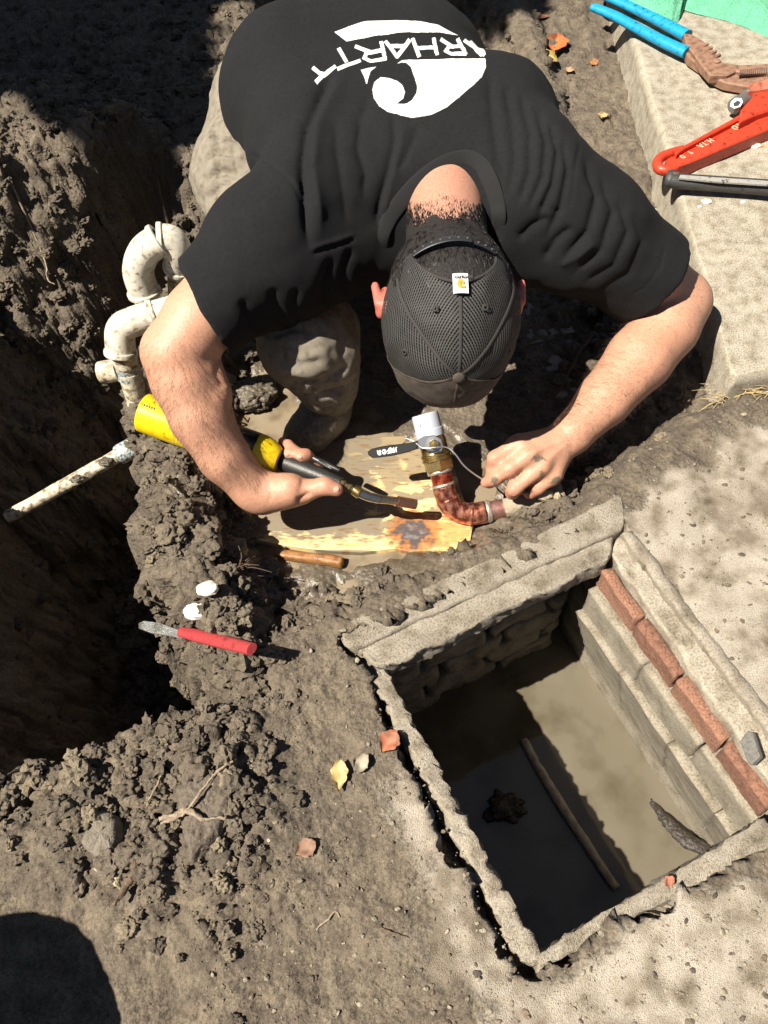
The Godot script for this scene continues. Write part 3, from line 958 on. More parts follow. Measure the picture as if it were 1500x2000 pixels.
	lathe(mb, P(799, 874, ld) + toc * 0.0006, toc, [[0, 0.0052], [0.0003, 0.0052], [0.0003, 0.0042], [0, 0.0042]], 18)
	part(lever, "printed_emblem", mb, M.print_white)
	# coil of solder held by the hand
	mb = MB.new()
	tube(mb, smooth_path([P(792, 856, 1.235), P(808, 862, 1.232), P(826, 875, 1.222), P(850, 874, 1.217), P(873, 874, 1.22), P(890, 888, 1.22), P(905, 908, 1.225), P(925, 925, 1.23), P(950, 941, 1.235), P(972, 952, 1.24)], 8), [0.0014, 0.0014], 8)
	solo("solder_wire", "thin silver solder wire bent over the valve stem from the hand", "wire", mb, M.solder_wire, P(905, 905, 1.215))

func text_on(parent: Node3D, s: String, size: float, at: Vector3, ex: Vector3, ey: Vector3, nrm: Vector3, m: Material, called := "lettering", font_name := "Droid Sans") -> MeshInstance3D:
	var tm := TextMesh.new()
	var f := SystemFont.new()
	f.font_names = PackedStringArray([font_name])
	f.font_weight = 700
	tm.font = f
	tm.text = s
	tm.font_size = 32
	tm.pixel_size = size / 32.0 * 1.35
	tm.depth = 0.0004
	tm.curve_step = 2.0
	tm.horizontal_alignment = HORIZONTAL_ALIGNMENT_LEFT
	var o := MeshInstance3D.new()
	o.name = called
	o.mesh = tm
	o.material_override = m
	parent.add_child(o, true)
	o.transform = Transform3D(Basis(ex, ey, nrm), at - base_of(parent))
	return o

func build_torch() -> void:
	var a := P(279, 805, 1.235); var b := P(536, 897, 1.232)
	var ax := (b - a).normalized()
	var L := a.distance_to(b)
	var r := 0.0325
	var o := thing("blowtorch", "yellow gas blowtorch with black label held in the muddy hand", "blowtorch", a)
	var mb := MB.new()
	lathe(mb, a, ax, [[0.006, 0.0], [0.004, r * 0.6], [0.001, r * 0.8], [0.0, r * 0.9], [0.002, r * 0.97], [0.006, r], [L * 0.45, r]], 40)
	var cyl := part(o, "gas_cylinder", mb, M.yellow, 40)
	mb = MB.new()
	lathe(mb, a, ax, [[L * 0.45, r * 0.99], [L * 0.45, r * 1.006], [L * 0.86, r * 1.006], [L * 0.86, r * 0.99]], 40)
	var lab := part(cyl, "label", mb, M.label_black, 40)
	mb = MB.new()
	lathe(mb, a, ax, [[L * 0.86, r], [L * 0.90, r], [L * 0.95, r * 0.93], [L * 1.0, r * 0.78], [L * 1.03, r * 0.62], [L * 1.035, 0.01]], 40)
	part(cyl, "shoulder", mb, M.yellow, 40)
	# print on the label
	var toc := (cam_pos - a.lerp(b, 0.7)).normalized()
	toc = (toc - ax * toc.dot(ax)).normalized()
	var sd := ax.cross(toc).normalized()
	mb = MB.new()
	var up_s := 1.0 if px_of(a + sd).y < px_of(a).y else -1.0
	for k in 22:
		var t := 0.50 + k * 0.0155
		var hgt := rng.randf_range(0.12, 0.3)
		for seg in 3:
			var a0 := up_s * (0.78 + seg * hgt / 3.0)
			var r0 := toc * cos(a0) + sd * sin(a0)
			var a1 := up_s * (0.78 + (seg + 0.8) * hgt / 3.0)
			var r1 := toc * cos(a1) + sd * sin(a1)
			var q0 := a + ax * L * t
			var q1 := a + ax * (L * t + 0.0013)
			prism(mb, [q0 + r0 * r * 1.012, q1 + r0 * r * 1.012, q1 + r1 * r * 1.012, q0 + r1 * r * 1.012], -r0 * 0.0003)
	part(lab, "small_print", mb, M.print_grey)
	var tn := (toc * cos(0.1) + sd * sin(0.1) * up_s).normalized()
	text_on(lab, "BERNZ", 0.013, a + ax * L * 0.74 + tn * r * 1.02 + (tn.cross(ax)) * (-0.010) * 1.0, tn.cross(ax).normalized() * 1.0, -ax, tn, M.print_orange, "brand_print")
	mb = MB.new()
	for k in 5:
		var an := up_s * 0.30
		var rr := toc * cos(an) + sd * sin(an)
		var q0 := a + ax * (0.008 + k * 0.0042)
		var w := rr.cross(ax).normalized()
		prism(mb, [q0 + rr * r * 1.004, q0 + ax * 0.0028 + rr * r * 1.004, q0 + ax * 0.0028 + rr * r * 1.004 + w * 0.003, q0 + rr * r * 1.004 + w * 0.004], -rr * 0.0004)
	part(cyl, "stamped_code", mb, M.print_dark)
	# handle
	var c0 := P(553, 902, 1.2410); var c1 := P(666, 945, 1.2099)
	mb = MB.new()
	tube(mb, smooth_path([c0, c0.lerp(c1, 0.3), c0.lerp(c1, 0.6), c0.lerp(c1, 0.85), c1], 6), [0.0148, 0.0158, 0.0138, 0.0115, 0.0098], 20)
	var hd := part(o, "handle", mb, M.black_plastic2, 40)
	mb = MB.new()
	tube(mb, smooth_path([P(612, 895, 1.2210), P(640, 908, 1.2155), P(662, 918, 1.2099)], 5), [0.0045, 0.0055, 0.003], 10)
	part(hd, "trigger", mb, M.black_plastic, 40)
	mb = MB.new()
	lathe(mb, P(622, 900, 1.2121), P(658, 921, 1.2099) - P(622, 900, 1.2121), [[0, 0.0], [0, 0.0022], [0.024, 0.0022], [0.024, 0.0]], 8)
	part(hd, "trigger_rod", mb, M.steel, 40)
	mb = MB.new()
	var tx := P(702, 963, 1.2099) - P(664, 944, 1.2099)
	lathe(mb, P(662, 943, 1.2099), tx, [[0, 0.004], [0, 0.0085], [0.008, 0.0085], [0.009, 0.006], [0.014, 0.006], [0.015, 0.0075], [0.020, 0.0075], [0.021, 0.0055], [0.024, 0.0055]], 6)
	part(o, "burner_nut", mb, M.brass_dark, 25)
	mb = MB.new()
	lathe(mb, P(690, 956, 1.2099), P(704, 964, 1.2099) - P(690, 956, 1.2099), [[0, 0.0055], [0.0, 0.0085], [0.010, 0.0098], [0.0125, 0.009], [0.0125, 0.005]], 16)
	part(o, "ferrule", mb, M.brass, 35)
	mb = MB.new()
	tube(mb, smooth_path([P(700, 962, 1.2099), P(720, 970, 1.2121), P(742, 975, 1.2155)], 5), [0.0075, 0.0078, 0.0075], 18)
	part(o, "burner_tube", mb, M.steel, 50)
	mb = MB.new()
	tube(mb, smooth_path([P(740, 975, 1.2155), P(760, 977, 1.2210), P(778, 979, 1.2266)], 5), [0.0068, 0.0066], 16)
	part(o, "tip_tube", mb, M.steel_brown, 50)
	mb = MB.new()
	tube(mb, line(P(776, 979, 1.2266), P(812, 985, 1.2377), 4), [0.0085, 0.0085], 18)
	part(o, "flame_tip", mb, M.copper_tip, 50)

# ------------------------------------------------------------------ tools on the step
func on_step(pts: Array, h: float) -> Array:
	var o := []
	for p in pts: o.push_back(G(p[0], p[1], SLAB + h))
	return o

func build_tools() -> void:
	var dn := Vector3.DOWN
	# red pipe wrench
	var o := thing("pipe_wrench", "red pipe wrench with grey knurled nut lying on the concrete step", "wrench", G(1400, 255, SLAB))
	var mb := MB.new()
	prism(mb, on_step([[1300, 312], [1330, 292], [1430, 240], [1530, 186], [1530, 232], [1430, 277], [1330, 324], [1305, 330]], 0.019), dn * 0.014, 0.002)
	var hd := part(o, "handle", mb, M.red, 35)
	mb = MB.new()
	prism(mb, on_step([[1318, 296], [1330, 286], [1430, 231], [1530, 173], [1530, 184], [1430, 240], [1334, 291], [1322, 301]], 0.030), dn * 0.026, 0.0025)
	part(hd, "flange", mb, M.red, 35)
	mb = MB.new()
	prism(mb, on_step([[1322, 312], [1345, 298], [1430, 250], [1530, 196], [1530, 240], [1430, 282], [1345, 318], [1326, 324]], 0.030), dn * 0.027, 0.0025)
	part(hd, "flange", mb, M.red, 35)
	mb = MB.new()
	tube(mb, smooth_path(on_step([[1334, 292], [1310, 299], [1292, 307], [1284, 318], [1288, 330], [1304, 333], [1324, 325], [1336, 315]], 0.020), 6), [0.0088, 0.0105, 0.0105, 0.0088], 14, Color.WHITE, true, 1.0)
	part(hd, "hang_loop", mb, M.red)
	mb = MB.new()
	tube(mb, line(G(1330, 306, SLAB + .033), G(1346, 300, SLAB + .033)), [0.001, 0.001], 5)
	var ex := (G(1500, 222, SLAB + .03) - G(1345, 304, SLAB + .03)).normalized()
	var ey := Vector3.UP.cross(ex).normalized()
	text_on(hd, "H.TA", 0.014, G(1392, 272, SLAB + .0312), -ex, -ey, Vector3.UP, M.print_worn, "cast_lettering")
	text_on(hd, "RIDGID", 0.016, G(1480, 226, SLAB + .0312), -ex, -ey, Vector3.UP, M.print_worn, "cast_lettering")
	text_on(hd, "1   0", 0.013, G(1352, 296, SLAB + .0312), -ex, -ey, Vector3.UP, M.print_worn, "cast_lettering")
	# housing of the head
	mb = MB.new()
	prism(mb, on_step([[1448, 212], [1462, 196], [1470, 188], [1474, 176], [1462, 166], [1478, 158], [1530, 150], [1530, 205], [1480, 222], [1445, 240]], 0.045), dn * 0.04, 0.004)
	part(o, "housing", mb, M.red, 35)
	mb = MB.new()
	prism(mb, on_step([[1462, 176], [1474, 160], [1500, 152], [1540, 150], [1540, 168], [1500, 170]], 0.055), dn * 0.03, 0.004)
	part(o, "housing_top", mb, M.red_worn, 35)
	mb = MB.new()
	var na := G(1433, 208, SLAB + .03); var nb := G(1468, 186, SLAB + .03)
	var prof := [[0, 0.0], [0.0, 0.013]]
	var nl := na.distance_to(nb)
	prof.append_array([[0.002, 0.0165], [nl * 0.3, 0.0170], [nl * 0.32, 0.0155], [nl * 0.7, 0.0155], [nl * 0.72, 0.017], [nl * 0.97, 0.0165], [nl, 0.014], [nl, 0.0]])
	lathe(mb, na, nb - na, prof, 28)
	var nut := part(o, "knurled_nut", mb, M.grey_metal, 35)
	mb = MB.new()
	prism(mb, on_step([[1428, 198], [1436, 191], [1448, 192], [1451, 199], [1446, 208], [1434, 212], [1426, 207]], 0.0485), dn * 0.002, 0.0)
	part(nut, "sticker", mb, M.print_white)
	mb = MB.new()
	prism(mb, on_step([[1432, 202], [1440, 196], [1447, 199], [1443, 206], [1434, 208]], 0.0490), dn * 0.001, 0.0)
	part(nut, "sticker_mark", mb, M.print_dark)
	# black pry bar / wrench handle
	o = thing("black_handle_wrench", "black wrench handle with grey stripe lying below the red wrench", "wrench", G(1400, 360, SLAB))
	mb = MB.new()
	tube(mb, smooth_path([G(1300, 348, SLAB + .026), G(1312, 350, SLAB + .026), G(1330, 354, SLAB + .025), G(1400, 359, SLAB + .024), G(1480, 365, SLAB + .023), G(1560, 371, SLAB + .022)], 6), [0.016, 0.0205, 0.019, 0.0168, 0.0168, 0.017, 0.0175, 0.018], 18, Color.WHITE, true, 0.8)
	var bh := part(o, "handle", mb, M.black_worn, 50)
	mb = MB.new()
	prism(mb, on_step([[1329, 341], [1400, 346], [1560, 357], [1560, 364], [1400, 354], [1326, 347]], 0.0415), dn * 0.004, 0.0006)
	part(bh, "grey_stripe", mb, M.stripe, 30)
	mb = lump(5, 0.2, 2, Vector3(0.010, 0.004, 0.008))
	for i in mb.v.size(): mb.v[i] += G(1316, 340, SLAB + .0375)
	part(bh, "rust_patch", mb, M.rust)
	text_on(bh, "14", 0.009, G(1423, 352, SLAB + .0418), Vector3(-1, 0, 0), Vector3(0, 0, 1), Vector3.UP, M.print_dark, "size_mark")
	# blue slip-joint pliers
	o = thing("slip_joint_pliers", "rusty slip joint pliers with blue grips lying on the step", "pliers", G(1330, 90, SLAB))
	for e in [[[[1158, 14], [1200, 31], [1250, 58], [1300, 84], [1342, 103]], [0.0125, 0.014, 0.0145, 0.0155, 0.0165]], [[[1150, -22], [1210, 4], [1262, 28], [1305, 50], [1342, 70]], [0.0125, 0.0135, 0.014, 0.0155, 0.017]]]:
		mb = MB.new()
		var pts := []
		for p in e[0]: pts.push_back(G(p[0], p[1], SLAB + .022))
		tube(mb, smooth_path(pts, 6), e[1], 16, Color.WHITE, true, 0.75)
		part(o, "grip", mb, M.blue, 60)
	mb = MB.new()
	prism(mb, on_step([[1334, 92], [1346, 112], [1372, 130], [1390, 148], [1416, 160], [1460, 168], [1490, 172], [1560, 165], [1560, 138], [1500, 148], [1470, 150], [1445, 141], [1420, 146], [1390, 147], [1376, 126], [1352, 106]], 0.024), dn * 0.018, 0.003)
	var j1 := part(o, "lower_jaw", mb, M.rusty, 30)
	mb = MB.new()
	prism(mb, on_step([[1336, 64], [1350, 66], [1364, 72], [1392, 92], [1412, 120], [1440, 126], [1500, 124], [1560, 122], [1560, 139], [1500, 142], [1460, 142], [1438, 138], [1420, 146], [1388, 146], [1372, 128], [1352, 100], [1340, 84]], 0.033), dn * 0.018, 0.003)
	var j2 := part(o, "upper_jaw", mb, M.rusty, 30)
	mb = MB.new()
	prism(mb, on_step([[1357, 78], [1364, 76], [1396, 106], [1394, 114], [1386, 112]], 0.0345), dn * 0.004, 0.0005)
	part(j2, "slot_ridge", mb, M.rusty, 30)
	for k in 4:
		mb = MB.new()
		var sx := 1372 + k * 8.0; var sy := 87.0 + k * 7.0
		prism(mb, on_step([[sx, sy], [sx + 10, sy - 5], [sx + 13, sy - 2], [sx + 3, sy + 3]], 0.0365), dn * 0.006, 0.0006)
		part(j2, "adjusting_rib", mb, M.rusty, 30)
	mb = MB.new()
	lathe(mb, G(1399, 122, SLAB + .032), Vector3.UP, [[0, 0.0085], [0.004, 0.0085], [0.0055, 0.006], [0.006, 0.0]], 18)
	part(o, "pivot_bolt", mb, M.rusty, 35)
	for k in 16:
		mb = MB.new()
		var sx := 1446.0 + k * 4.2; var sy := 138.0 - k * 0.35
		prism(mb, on_step([[sx, sy - 2], [sx + 2.2, sy - 2], [sx + 1.2, sy + 8], [sx - 1.0, sy + 8]], 0.0335), dn * 0.006)
		part(j1, "jaw_tooth", mb, M.rust_dark)
	# green towel
	var nzf := noise(88, 1.0, 3)
	mb = MB.new()
	var W := 150; var H := 60
	var lower := PackedVector2Array([Vector2(1150, -30), Vector2(1200, 14), Vector2(1260, 38), Vector2(1310, 50), Vector2(1325, 42), Vector2(1335, 20), Vector2(1360, 28), Vector2(1420, 42), Vector2(1450, 52), Vector2(1500, 74), Vector2(1570, 100)])
	for j in H + 1:
		for i in W + 1:
			var u := float(i) / W; var w := float(j) / H
			var s := u * (lower.size() - 1); var k := mini(int(s), lower.size() - 2)
			var e := lower[k].lerp(lower[k + 1], s - k)
			var q := e.lerp(Vector2(1120 + 620 * u, -260), w)
			var p := G(q.x, q.y, SLAB)
			var fold := (0.5 - absf(nzf.get_noise_2d(p.x * 5.0 + p.z * 3.0, p.z * 3.0))) * 0.045 + nzf.get_noise_2d(p.x * 15.0 - p.z * 9.0, p.z * 13.0 + 30.0) * 0.018
			var ed := sm(0.0, 0.10, w)
			p.y += 0.006 + 0.010 * ed + fold * (0.25 + 0.75 * ed) + absf(nzf.get_noise_2d(p.x * 230.0, p.z * 230.0)) * 0.0045
			if u < 0.42: p.y += 0.016 * ed
			p.y = maxf(p.y, SLAB + 0.003)
			if j == 0: p.y = SLAB + 0.001
			mb.add(p, Color.WHITE, Vector2(u, w))
	for j in H:
		for i in W:
			var a := j * (W + 1) + i
			mb.quad(a, a + 1, a + W + 2, a + W + 1)
	solo("green_towel", "crumpled mint green terry towel lying behind the blue pliers", "towel", mb, M.towel, G(1400, 20, SLAB))

# ------------------------------------------------------------------ pit: board, puddle, small finds
func build_pit() -> void:
	# puddle
	var mb := MB.new()
	var pp := PackedVector2Array()
	for p in [[440, 740], [440, 1000], [470, 1090], [520, 1215], [620, 1225], [800, 1120], [1000, 1010], [1120, 900], [1150, 700], [1000, 420], [520, 420], [460, 600]]: pp.push_back(g2(p[0], p[1], PUDDLE))
	var tri := Geometry2D.triangulate_polygon(pp)
	for q in pp: mb.add(Vector3(q.x, PUDDLE, q.y))
	for i in range(0, tri.size(), 3):
		var a := pp[tri[i]]; var b := pp[tri[i + 1]]; var c := pp[tri[i + 2]]
		if (b - a).cross(c - a) > 0: mb.tri(tri[i], tri[i + 2], tri[i + 1])
		else: mb.tri(tri[i], tri[i + 1], tri[i + 2])
	var o := MeshInstance3D.new()
	o.name = "puddle_water"; o.mesh = mb.mesh(M.puddle, G(700, 950, PUDDLE)); o.position = G(700, 950, PUDDLE)
	add_child(o)
	tag(o, "shallow brown muddy water round the wooden board in the pit", "water", "", "structure")
	# scorched board: own texture in board axes
	var bh := PUDDLE + 0.010
	var pts := []
	for e in [[488, 1052], [560, 1066], [640, 1076], [705, 1079], [770, 1071], [800, 1078], [850, 1074], [880, 1078], [918, 1062], [925, 1022], [900, 960], [880, 880], [800, 850], [690, 855], [560, 880], [470, 940], [470, 1010]]: pts.push_back(G(e[0], e[1], bh))
	var u := (G(900, 1060, bh) - G(500, 1052, bh)).normalized()
	var w := Vector3.UP.cross(u).normalized()
	var org := G(480, 1070, bh)
	mb = MB.new()
	prism(mb, pts, Vector3.DOWN * 0.018, 0.0015)
	for i in mb.v.size():
		var r := mb.v[i] - org
		mb.uv[i] = Vector2(r.dot(u), r.dot(w)) / 0.5
	make_board_texture(org, u, w, bh)
	solo("scorched_board", "pale wooden board scorched brown and black under the copper elbow", "board", mb, M.board, org, 60)
	# orange stick at the edge of the mud
	mb = MB.new()
	block(mb, qd([[528, 1083], [560, 1072], [672, 1086], [668, 1102]], PUDDLE + 0.018), 0.012, 0.0015, 0.006, 0.003, noise(5, 0.05))
	solo("orange_wood_strip", "strip of wet orange wood lying in mud below the board", "stick", mb, M.orange_wood, G(600, 1090, PUDDLE))
	# lumps of mud
	for e in [[492, 770, 56, 44, 40, "big rounded lump of wet mud beside the man's boot"], [450, 960, 32, 40, 30, "tall wet mud lump under the forearm with the torch"], [455, 1040, 46, 34, 36, "broad flat mud lump touching the left end of the board"], [470, 690, 40, 22, 24, "low mud lump below the hanging sleeve and knee"], [520, 1110, 30, 20, 20, "small mud lump below the orange wood strip"], [745, 1130, 40, 14, 20, "flat mud lump between the board and the vault beam"]]:
		var c := G(e[0], e[1], -0.08)
		var s: float = 1.0 / FP * 1.36
		mb = lump(int(e[0]), 0.28, 4, Vector3(e[2] * s, e[3] * s * 0.55, e[4] * s * 1.1))
		for i in mb.v.size():
			var q := mb.v[i] * 60.0
			mb.v[i] += mb.v[i].normalized() * (n_e.get_noise_3d(q.x * .02, q.y * .02, q.z * .02) * 0.004 + n_d.get_noise_3d(q.x * .03, q.y * .03, q.z * .03) * 0.004) + c
		solo("mud_lump", e[5], "mud", mb, M.mud_plain, c, 0, "lumps of wet mud in the pit")
	# rubble between the pipe and the concrete
	for e in [[1064, 968, 17, 12, "white", "broad pale stone under the hand at the pipe end"], [1088, 975, 8, 14, "white", "narrow pale stone next to the vault beam"], [1040, 1000, 14, 8, "mud", "larger muddy stone below the buried pipe"], [1012, 1004, 10, 6, "mud", "small muddy stone below the bare copper pipe"], [1085, 940, 9, 10, "mud", "muddy stone touching the heel of the hand"]]:
		var c := P(e[0], e[1], 1.24)
		mb = lump(int(e[0]), 0.22, 3, Vector3(e[2], e[3], e[3]) / FP * 1.2)
		for i in mb.v.size(): mb.v[i] += c
		solo("rubble_stone", e[5], "stone", mb, M.stone_pale if e[4] == "white" else M.clod_plain, c, 0, "pale stones by the pipe" if e[4] == "white" else "muddy stones by the pipe")
	# broken white pipe bits
	for e in [[405, 1150, 20, 15], [385, 1193, 25, 17]]:
		var c := G(e[0], e[1], -0.06)
		c.y = ground_y(c.x, c.z) + e[3] / FP * 0.5
		c = G(e[0], e[1], c.y)
		mb = lump(int(e[0]) + 3, 0.14, 3, Vector3(e[2], e[3] * 0.7, e[3]) / FP * 1.2)
		for i in mb.v.size(): mb.v[i] += c
		solo("plastic_scrap", "smaller white plastic scrap next to the root tangle" if e[0] == 405 else "larger round white plastic scrap above the red handled knife", "scrap", mb, M.white_scrap, c, 0, "white scraps on the ridge")
	# red-handled trowel
	o = null
	var kn := func(px: float, py: float, up: float) -> Vector3:
		var p := G(px, py, -0.03)
		for it in 3:
			var gy := maxf(ground_y(p.x, p.z), maxf(ground_y(p.x + 0.012, p.z + 0.008), ground_y(p.x - 0.012, p.z - 0.008)))
			p = G(px, py, clampf(gy, -0.12, 0.02) + up)
		return p
	var t := thing("red_handled_knife", "putty knife with red plastic handle and grey blade on earth", "knife", G(440, 1290, -0.03))
	mb = MB.new()
	var k0: Vector3 = kn.call(376, 1267, 0.012); var k1: Vector3 = kn.call(510, 1304, 0.010)
	var kb: Vector3 = kn.call(290, 1244, 0.012)
	var lift := 0.0
	for k in 21:
		var q := k0.lerp(k1, k / 20.0)
		for dz in [-0.01, 0.0, 0.01]: lift = maxf(lift, ground_y(q.x, q.z + dz) - q.y + 0.001)
	k0.y += lift; k1.y += lift; kb.y += lift * 0.6
	tube(mb, smooth_path([k0, k0.lerp(k1, 0.25), k0.lerp(k1, 0.6), k1], 6), [0.0085, 0.0102, 0.0100, 0.0090], 14, Color.WHITE, true, 0.7)
	part(t, "handle", mb, M.red_plastic, 50)
	for sgn in [-1.0, 1.0]:
		mb = MB.new()
		var sd: Vector3 = (k1 - k0).cross(Vector3.UP).normalized() * 0.0035 * sgn + Vector3.UP * 0.0064
		tube(mb, smooth_path([k0.lerp(k1, 0.06) + sd, k0.lerp(k1, 0.5) + sd * 1.1, k0.lerp(k1, 0.95) + sd], 5), [0.0009, 0.0011, 0.0009], 6)
		part(t, "handle_rib", mb, M.red_plastic)
	mb = MB.new()
	var bd := (kb - k0); var bs := bd.cross(Vector3.UP).normalized() * 0.0075
	prism(mb, [k0 + bs * 0.7, k0 - bs * 0.7, k0 + bd * 0.35 - bs * 0.9, k0 + bd * 0.65 - bs * 1.25, k0 + bd * 0.95 - bs * 0.9, k0 + bd + bs * 0.1, k0 + bd * 0.92 + bs * 0.9, k0 + bd * 0.6 + bs * 1.3, k0 + bd * 0.3 + bs * 1.0], Vector3.DOWN * 0.003, 0.0005)
	part(t, "blade", mb, M.blade, 30)
	# fallen leaves
	for e in [[1085, 88, 22, 30, -.05, "bright orange and red fallen leaf on the earth beside the man", 0.45, 0.12, 0.03, 0.3], [1072, 122, 26, 10, -.05, "curled yellow green leaf on the earth beyond the man's shoulder", 0.30, 0.22, 0.06, 1.4], [1112, 133, 9, 9, -.05, "small pale brown leaf on the earth near the pliers", 0.40, 0.25, 0.15, 0.9], [1160, 122, 12, 8, -.05, "small orange leaf beside the concrete step", 0.42, 0.18, 0.06, 2.0], [1175, 235, 10, 9, -.05, "small tan leaf on the earth halfway along the step", 0.42, 0.27, 0.13, 0.4], [1050, 32, 20, 9, -.05, "dull red leaf in the shade behind the man", 0.26, 0.10, 0.05, 0.2], [760, 1452, 22, 25, 0.004, "curled red brown leaf hanging over the broken vault edge", 0.36, 0.13, 0.07, 0.7], [664, 1518, 18, 30, 0.004, "pale yellow torn leaf on the ground left of the vault", 0.55, 0.42, 0.18, 0.1], [598, 1660, 18, 22, 0.004, "brown leaf in the loose soil near the yellow leaf", 0.26, 0.15, 0.10, 1.1], [705, 1495, 22, 16, 0.004, "grey flake of bark beside the torn yellow leaf", 0.30, 0.26, 0.2, 2.2], [1304, 1722, 12, 9, 0.003, "red fleck of leaf on the near vault beam", 0.40, 0.14, 0.09, 2.6]]:
		var c := G(e[0], e[1], e[4])
		c.y = maxf(ground_y(c.x, c.z), c.y if e[4] > 0 else -9.0) + 0.004
		leaf(e[5], c, Vector2(e[2], e[3]) * (cam_pos.distance_to(c) / FP), e[9], Color(e[6], e[7], e[8]))
	# roots and twigs
	for e in [
		["pale branched root lying across the heap of dug soil", [[300, 1590], [330, 1585], [355, 1575], [390, 1592], [432, 1590]], 0.0036, 0.072, "pale"],
		["short pale root end on the heap of dug soil", [[302, 1600], [330, 1592], [356, 1577]], 0.0026, 0.072, "pale"],
		["long thin root running up the heap towards the trench", [[355, 1576], [390, 1530], [420, 1495], [448, 1478]], 0.002, 0.074, "pale"],
		["curved brown root beside the flat buried stone", [[210, 1762], [235, 1725], [252, 1690], [248, 1645], [238, 1615]], 0.0045, 0.05, "brown"],
		["thin bent twig on the trodden earth left of the vault", [[615, 1815], [640, 1795], [655, 1780], [662, 1790]], 0.0014, 0.003, "pale"],
		["thin straight twig on the trodden ground", [[738, 1810], [765, 1822], [800, 1833]], 0.0012, 0.003, "brown"],
		["thin root standing out of the heap", [[280, 1555], [295, 1530], [305, 1505]], 0.0014, 0.05, "pale"],
		["wet thin root lying over the mud of the ridge", [[330, 1040], [350, 1010], [372, 985], [385, 960]], 0.002, -.08, "brown"],
		["long thin root hanging down the lit bank", [[30, 380], [60, 430], [75, 480], [85, 530], [100, 540]], 0.002, -.05, "pale"],
		["forked pale root on the shaded bank", [[190, 345], [205, 325], [215, 300], [218, 292]], 0.0022, -.02, "pale"],
		["small pale root by the forked root", [[220, 325], [232, 338], [240, 340]], 0.002, -.03, "pale"],
		["dark root crossing the shaded earth behind the man", [[270, 195], [320, 183], [370, 190], [420, 178]], 0.004, -.01, "brown"],
		["root hanging beside the white pipe loop", [[315, 360], [318, 400], [325, 440]], 0.003, -.08, "brown"],
		["thin pale root in the dark trench", [[0, 1355], [30, 1362], [60, 1350], [85, 1350]], 0.003, -.45, "pale"],
		["pale twig in the shade under the man", [[1000, 690], [1060, 670], [1110, 655], [1150, 650]], 0.002, -.10, "brown"],
		["thin root poking out under the man's arm", [[1040, 800], [1090, 760], [1130, 700], [1160, 660]], 0.003, -.09, "brown"]]:
		var pts3 := []
		for q in e[1]:
			var p := G(q[0], q[1], e[3])
			if absf(e[3]) < 0.2: p.y = maxf(p.y - 0.02, ground_y(p.x, p.z) + e[2])
			pts3.push_back(p)
		mb = MB.new()
		tube(mb, smooth_path(pts3, 6), [e[2] * 0.6, e[2], e[2] * 0.9, e[2] * 0.4], 8)
		for i in mb.v.size(): mb.v[i] += Vector3(n_e.get_noise_3dv(mb.v[i]), n_e.get_noise_3dv(mb.v[i] + Vector3.ONE * 3), n_e.get_noise_3dv(mb.v[i] + Vector3.ONE * 7)) * e[2] * 0.9
		solo("root", e[0], "root", mb, M.root_pale if e[4] == "pale" else M.root_brown, pts3[1], 0, "roots in the dug earth")
	# matted root clump on the ridge
	mb = MB.new()
	var rc := G(475, 1145, -.07)
	rc.y = ground_y(rc.x, rc.z)
	for k in 70:
		var d := Vector3(rng.randfn(), absf(rng.randfn()) * 0.6, rng.randfn()).normalized() * rng.randf_range(0.015, 0.045)
		tube(mb, smooth_path([rc + Vector3(rng.randfn(), 0.2, rng.randfn()) * 0.008, rc + d * 0.6 + Vector3(0, 0.006, 0), rc + d + Vector3(rng.randfn(), -0.6, rng.randfn()) * 0.008], 3), [0.0012, 0.0006], 5)
	solo("root_mat", "tangle of fine dark roots on the muddy ridge", "root", mb, M.root_dark, rc)
	# dry grass by the end of the step
	mb = MB.new()
	for k in 110:
		var c := G(rng.randf_range(1395, 1500), rng.randf_range(755, 800), -0.04)
		c.y = ground_y(c.x, c.z) + 0.001
		var d := Vector3(rng.randfn() * 0.8 - 0.3, 0.22 * absf(rng.randfn()), rng.randfn() * 0.45).normalized() * rng.randf_range(0.02, 0.055)
		tube(mb, smooth_path([c, c + d * 0.5 + Vector3(0, 0.004, 0), c + d], 3), [0.0009, 0.0004], 4)
	solo("dry_grass", "tuft of dry straw-coloured grass at the end of the concrete step", "grass", mb, M.straw, G(1450, 775, -.04))
	# flat stones half buried in the heap
	for e in [["grey flat stone half buried in the heap of soil", [[160, 1600], [195, 1565], [228, 1590], [232, 1640], [215, 1690], [180, 1680], [150, 1650]], 0.030, "stone"], ["pale edged stone chip below the flat buried stone", [[172, 1690], [205, 1700], [240, 1706], [235, 1738], [205, 1725]], 0.020, "pale"], ["broad smooth clod with a cut face on the heap", [[330, 1530], [400, 1500], [450, 1480], [468, 1530], [440, 1610], [400, 1660], [360, 1690], [345, 1620]], 0.046, "clod"]]:
		var c := Vector3.ZERO
		var ps := []
		for q in e[1]: ps.push_back(G(q[0], q[1], e[2]))
		for q in ps: c += q
		c /= ps.size()
		mb = MB.new()
		# domed slab from the outline
		var rings := 7
		for r in rings + 1:
			for s in ps.size() * 4:
				var f := float(s) / 4.0
				var q0: Vector3 = ps[int(f) % ps.size()].lerp(ps[(int(f) + 1) % ps.size()], f - int(f))
				var k := float(r) / rings
				var p := c.lerp(q0, sqrt(k)) + Vector3(0, -0.035 * pow(k, 5.0), 0)
				p += Vector3(n_d.get_noise_3dv(p), n_d.get_noise_3dv(p + Vector3.ONE) * 1.2, n_d.get_noise_3dv(p * 1.3)) * 0.005
				p.y += n_e.get_noise_2d(p.x, p.z) * 0.002
				mb.add(p)
		var sn := ps.size() * 4
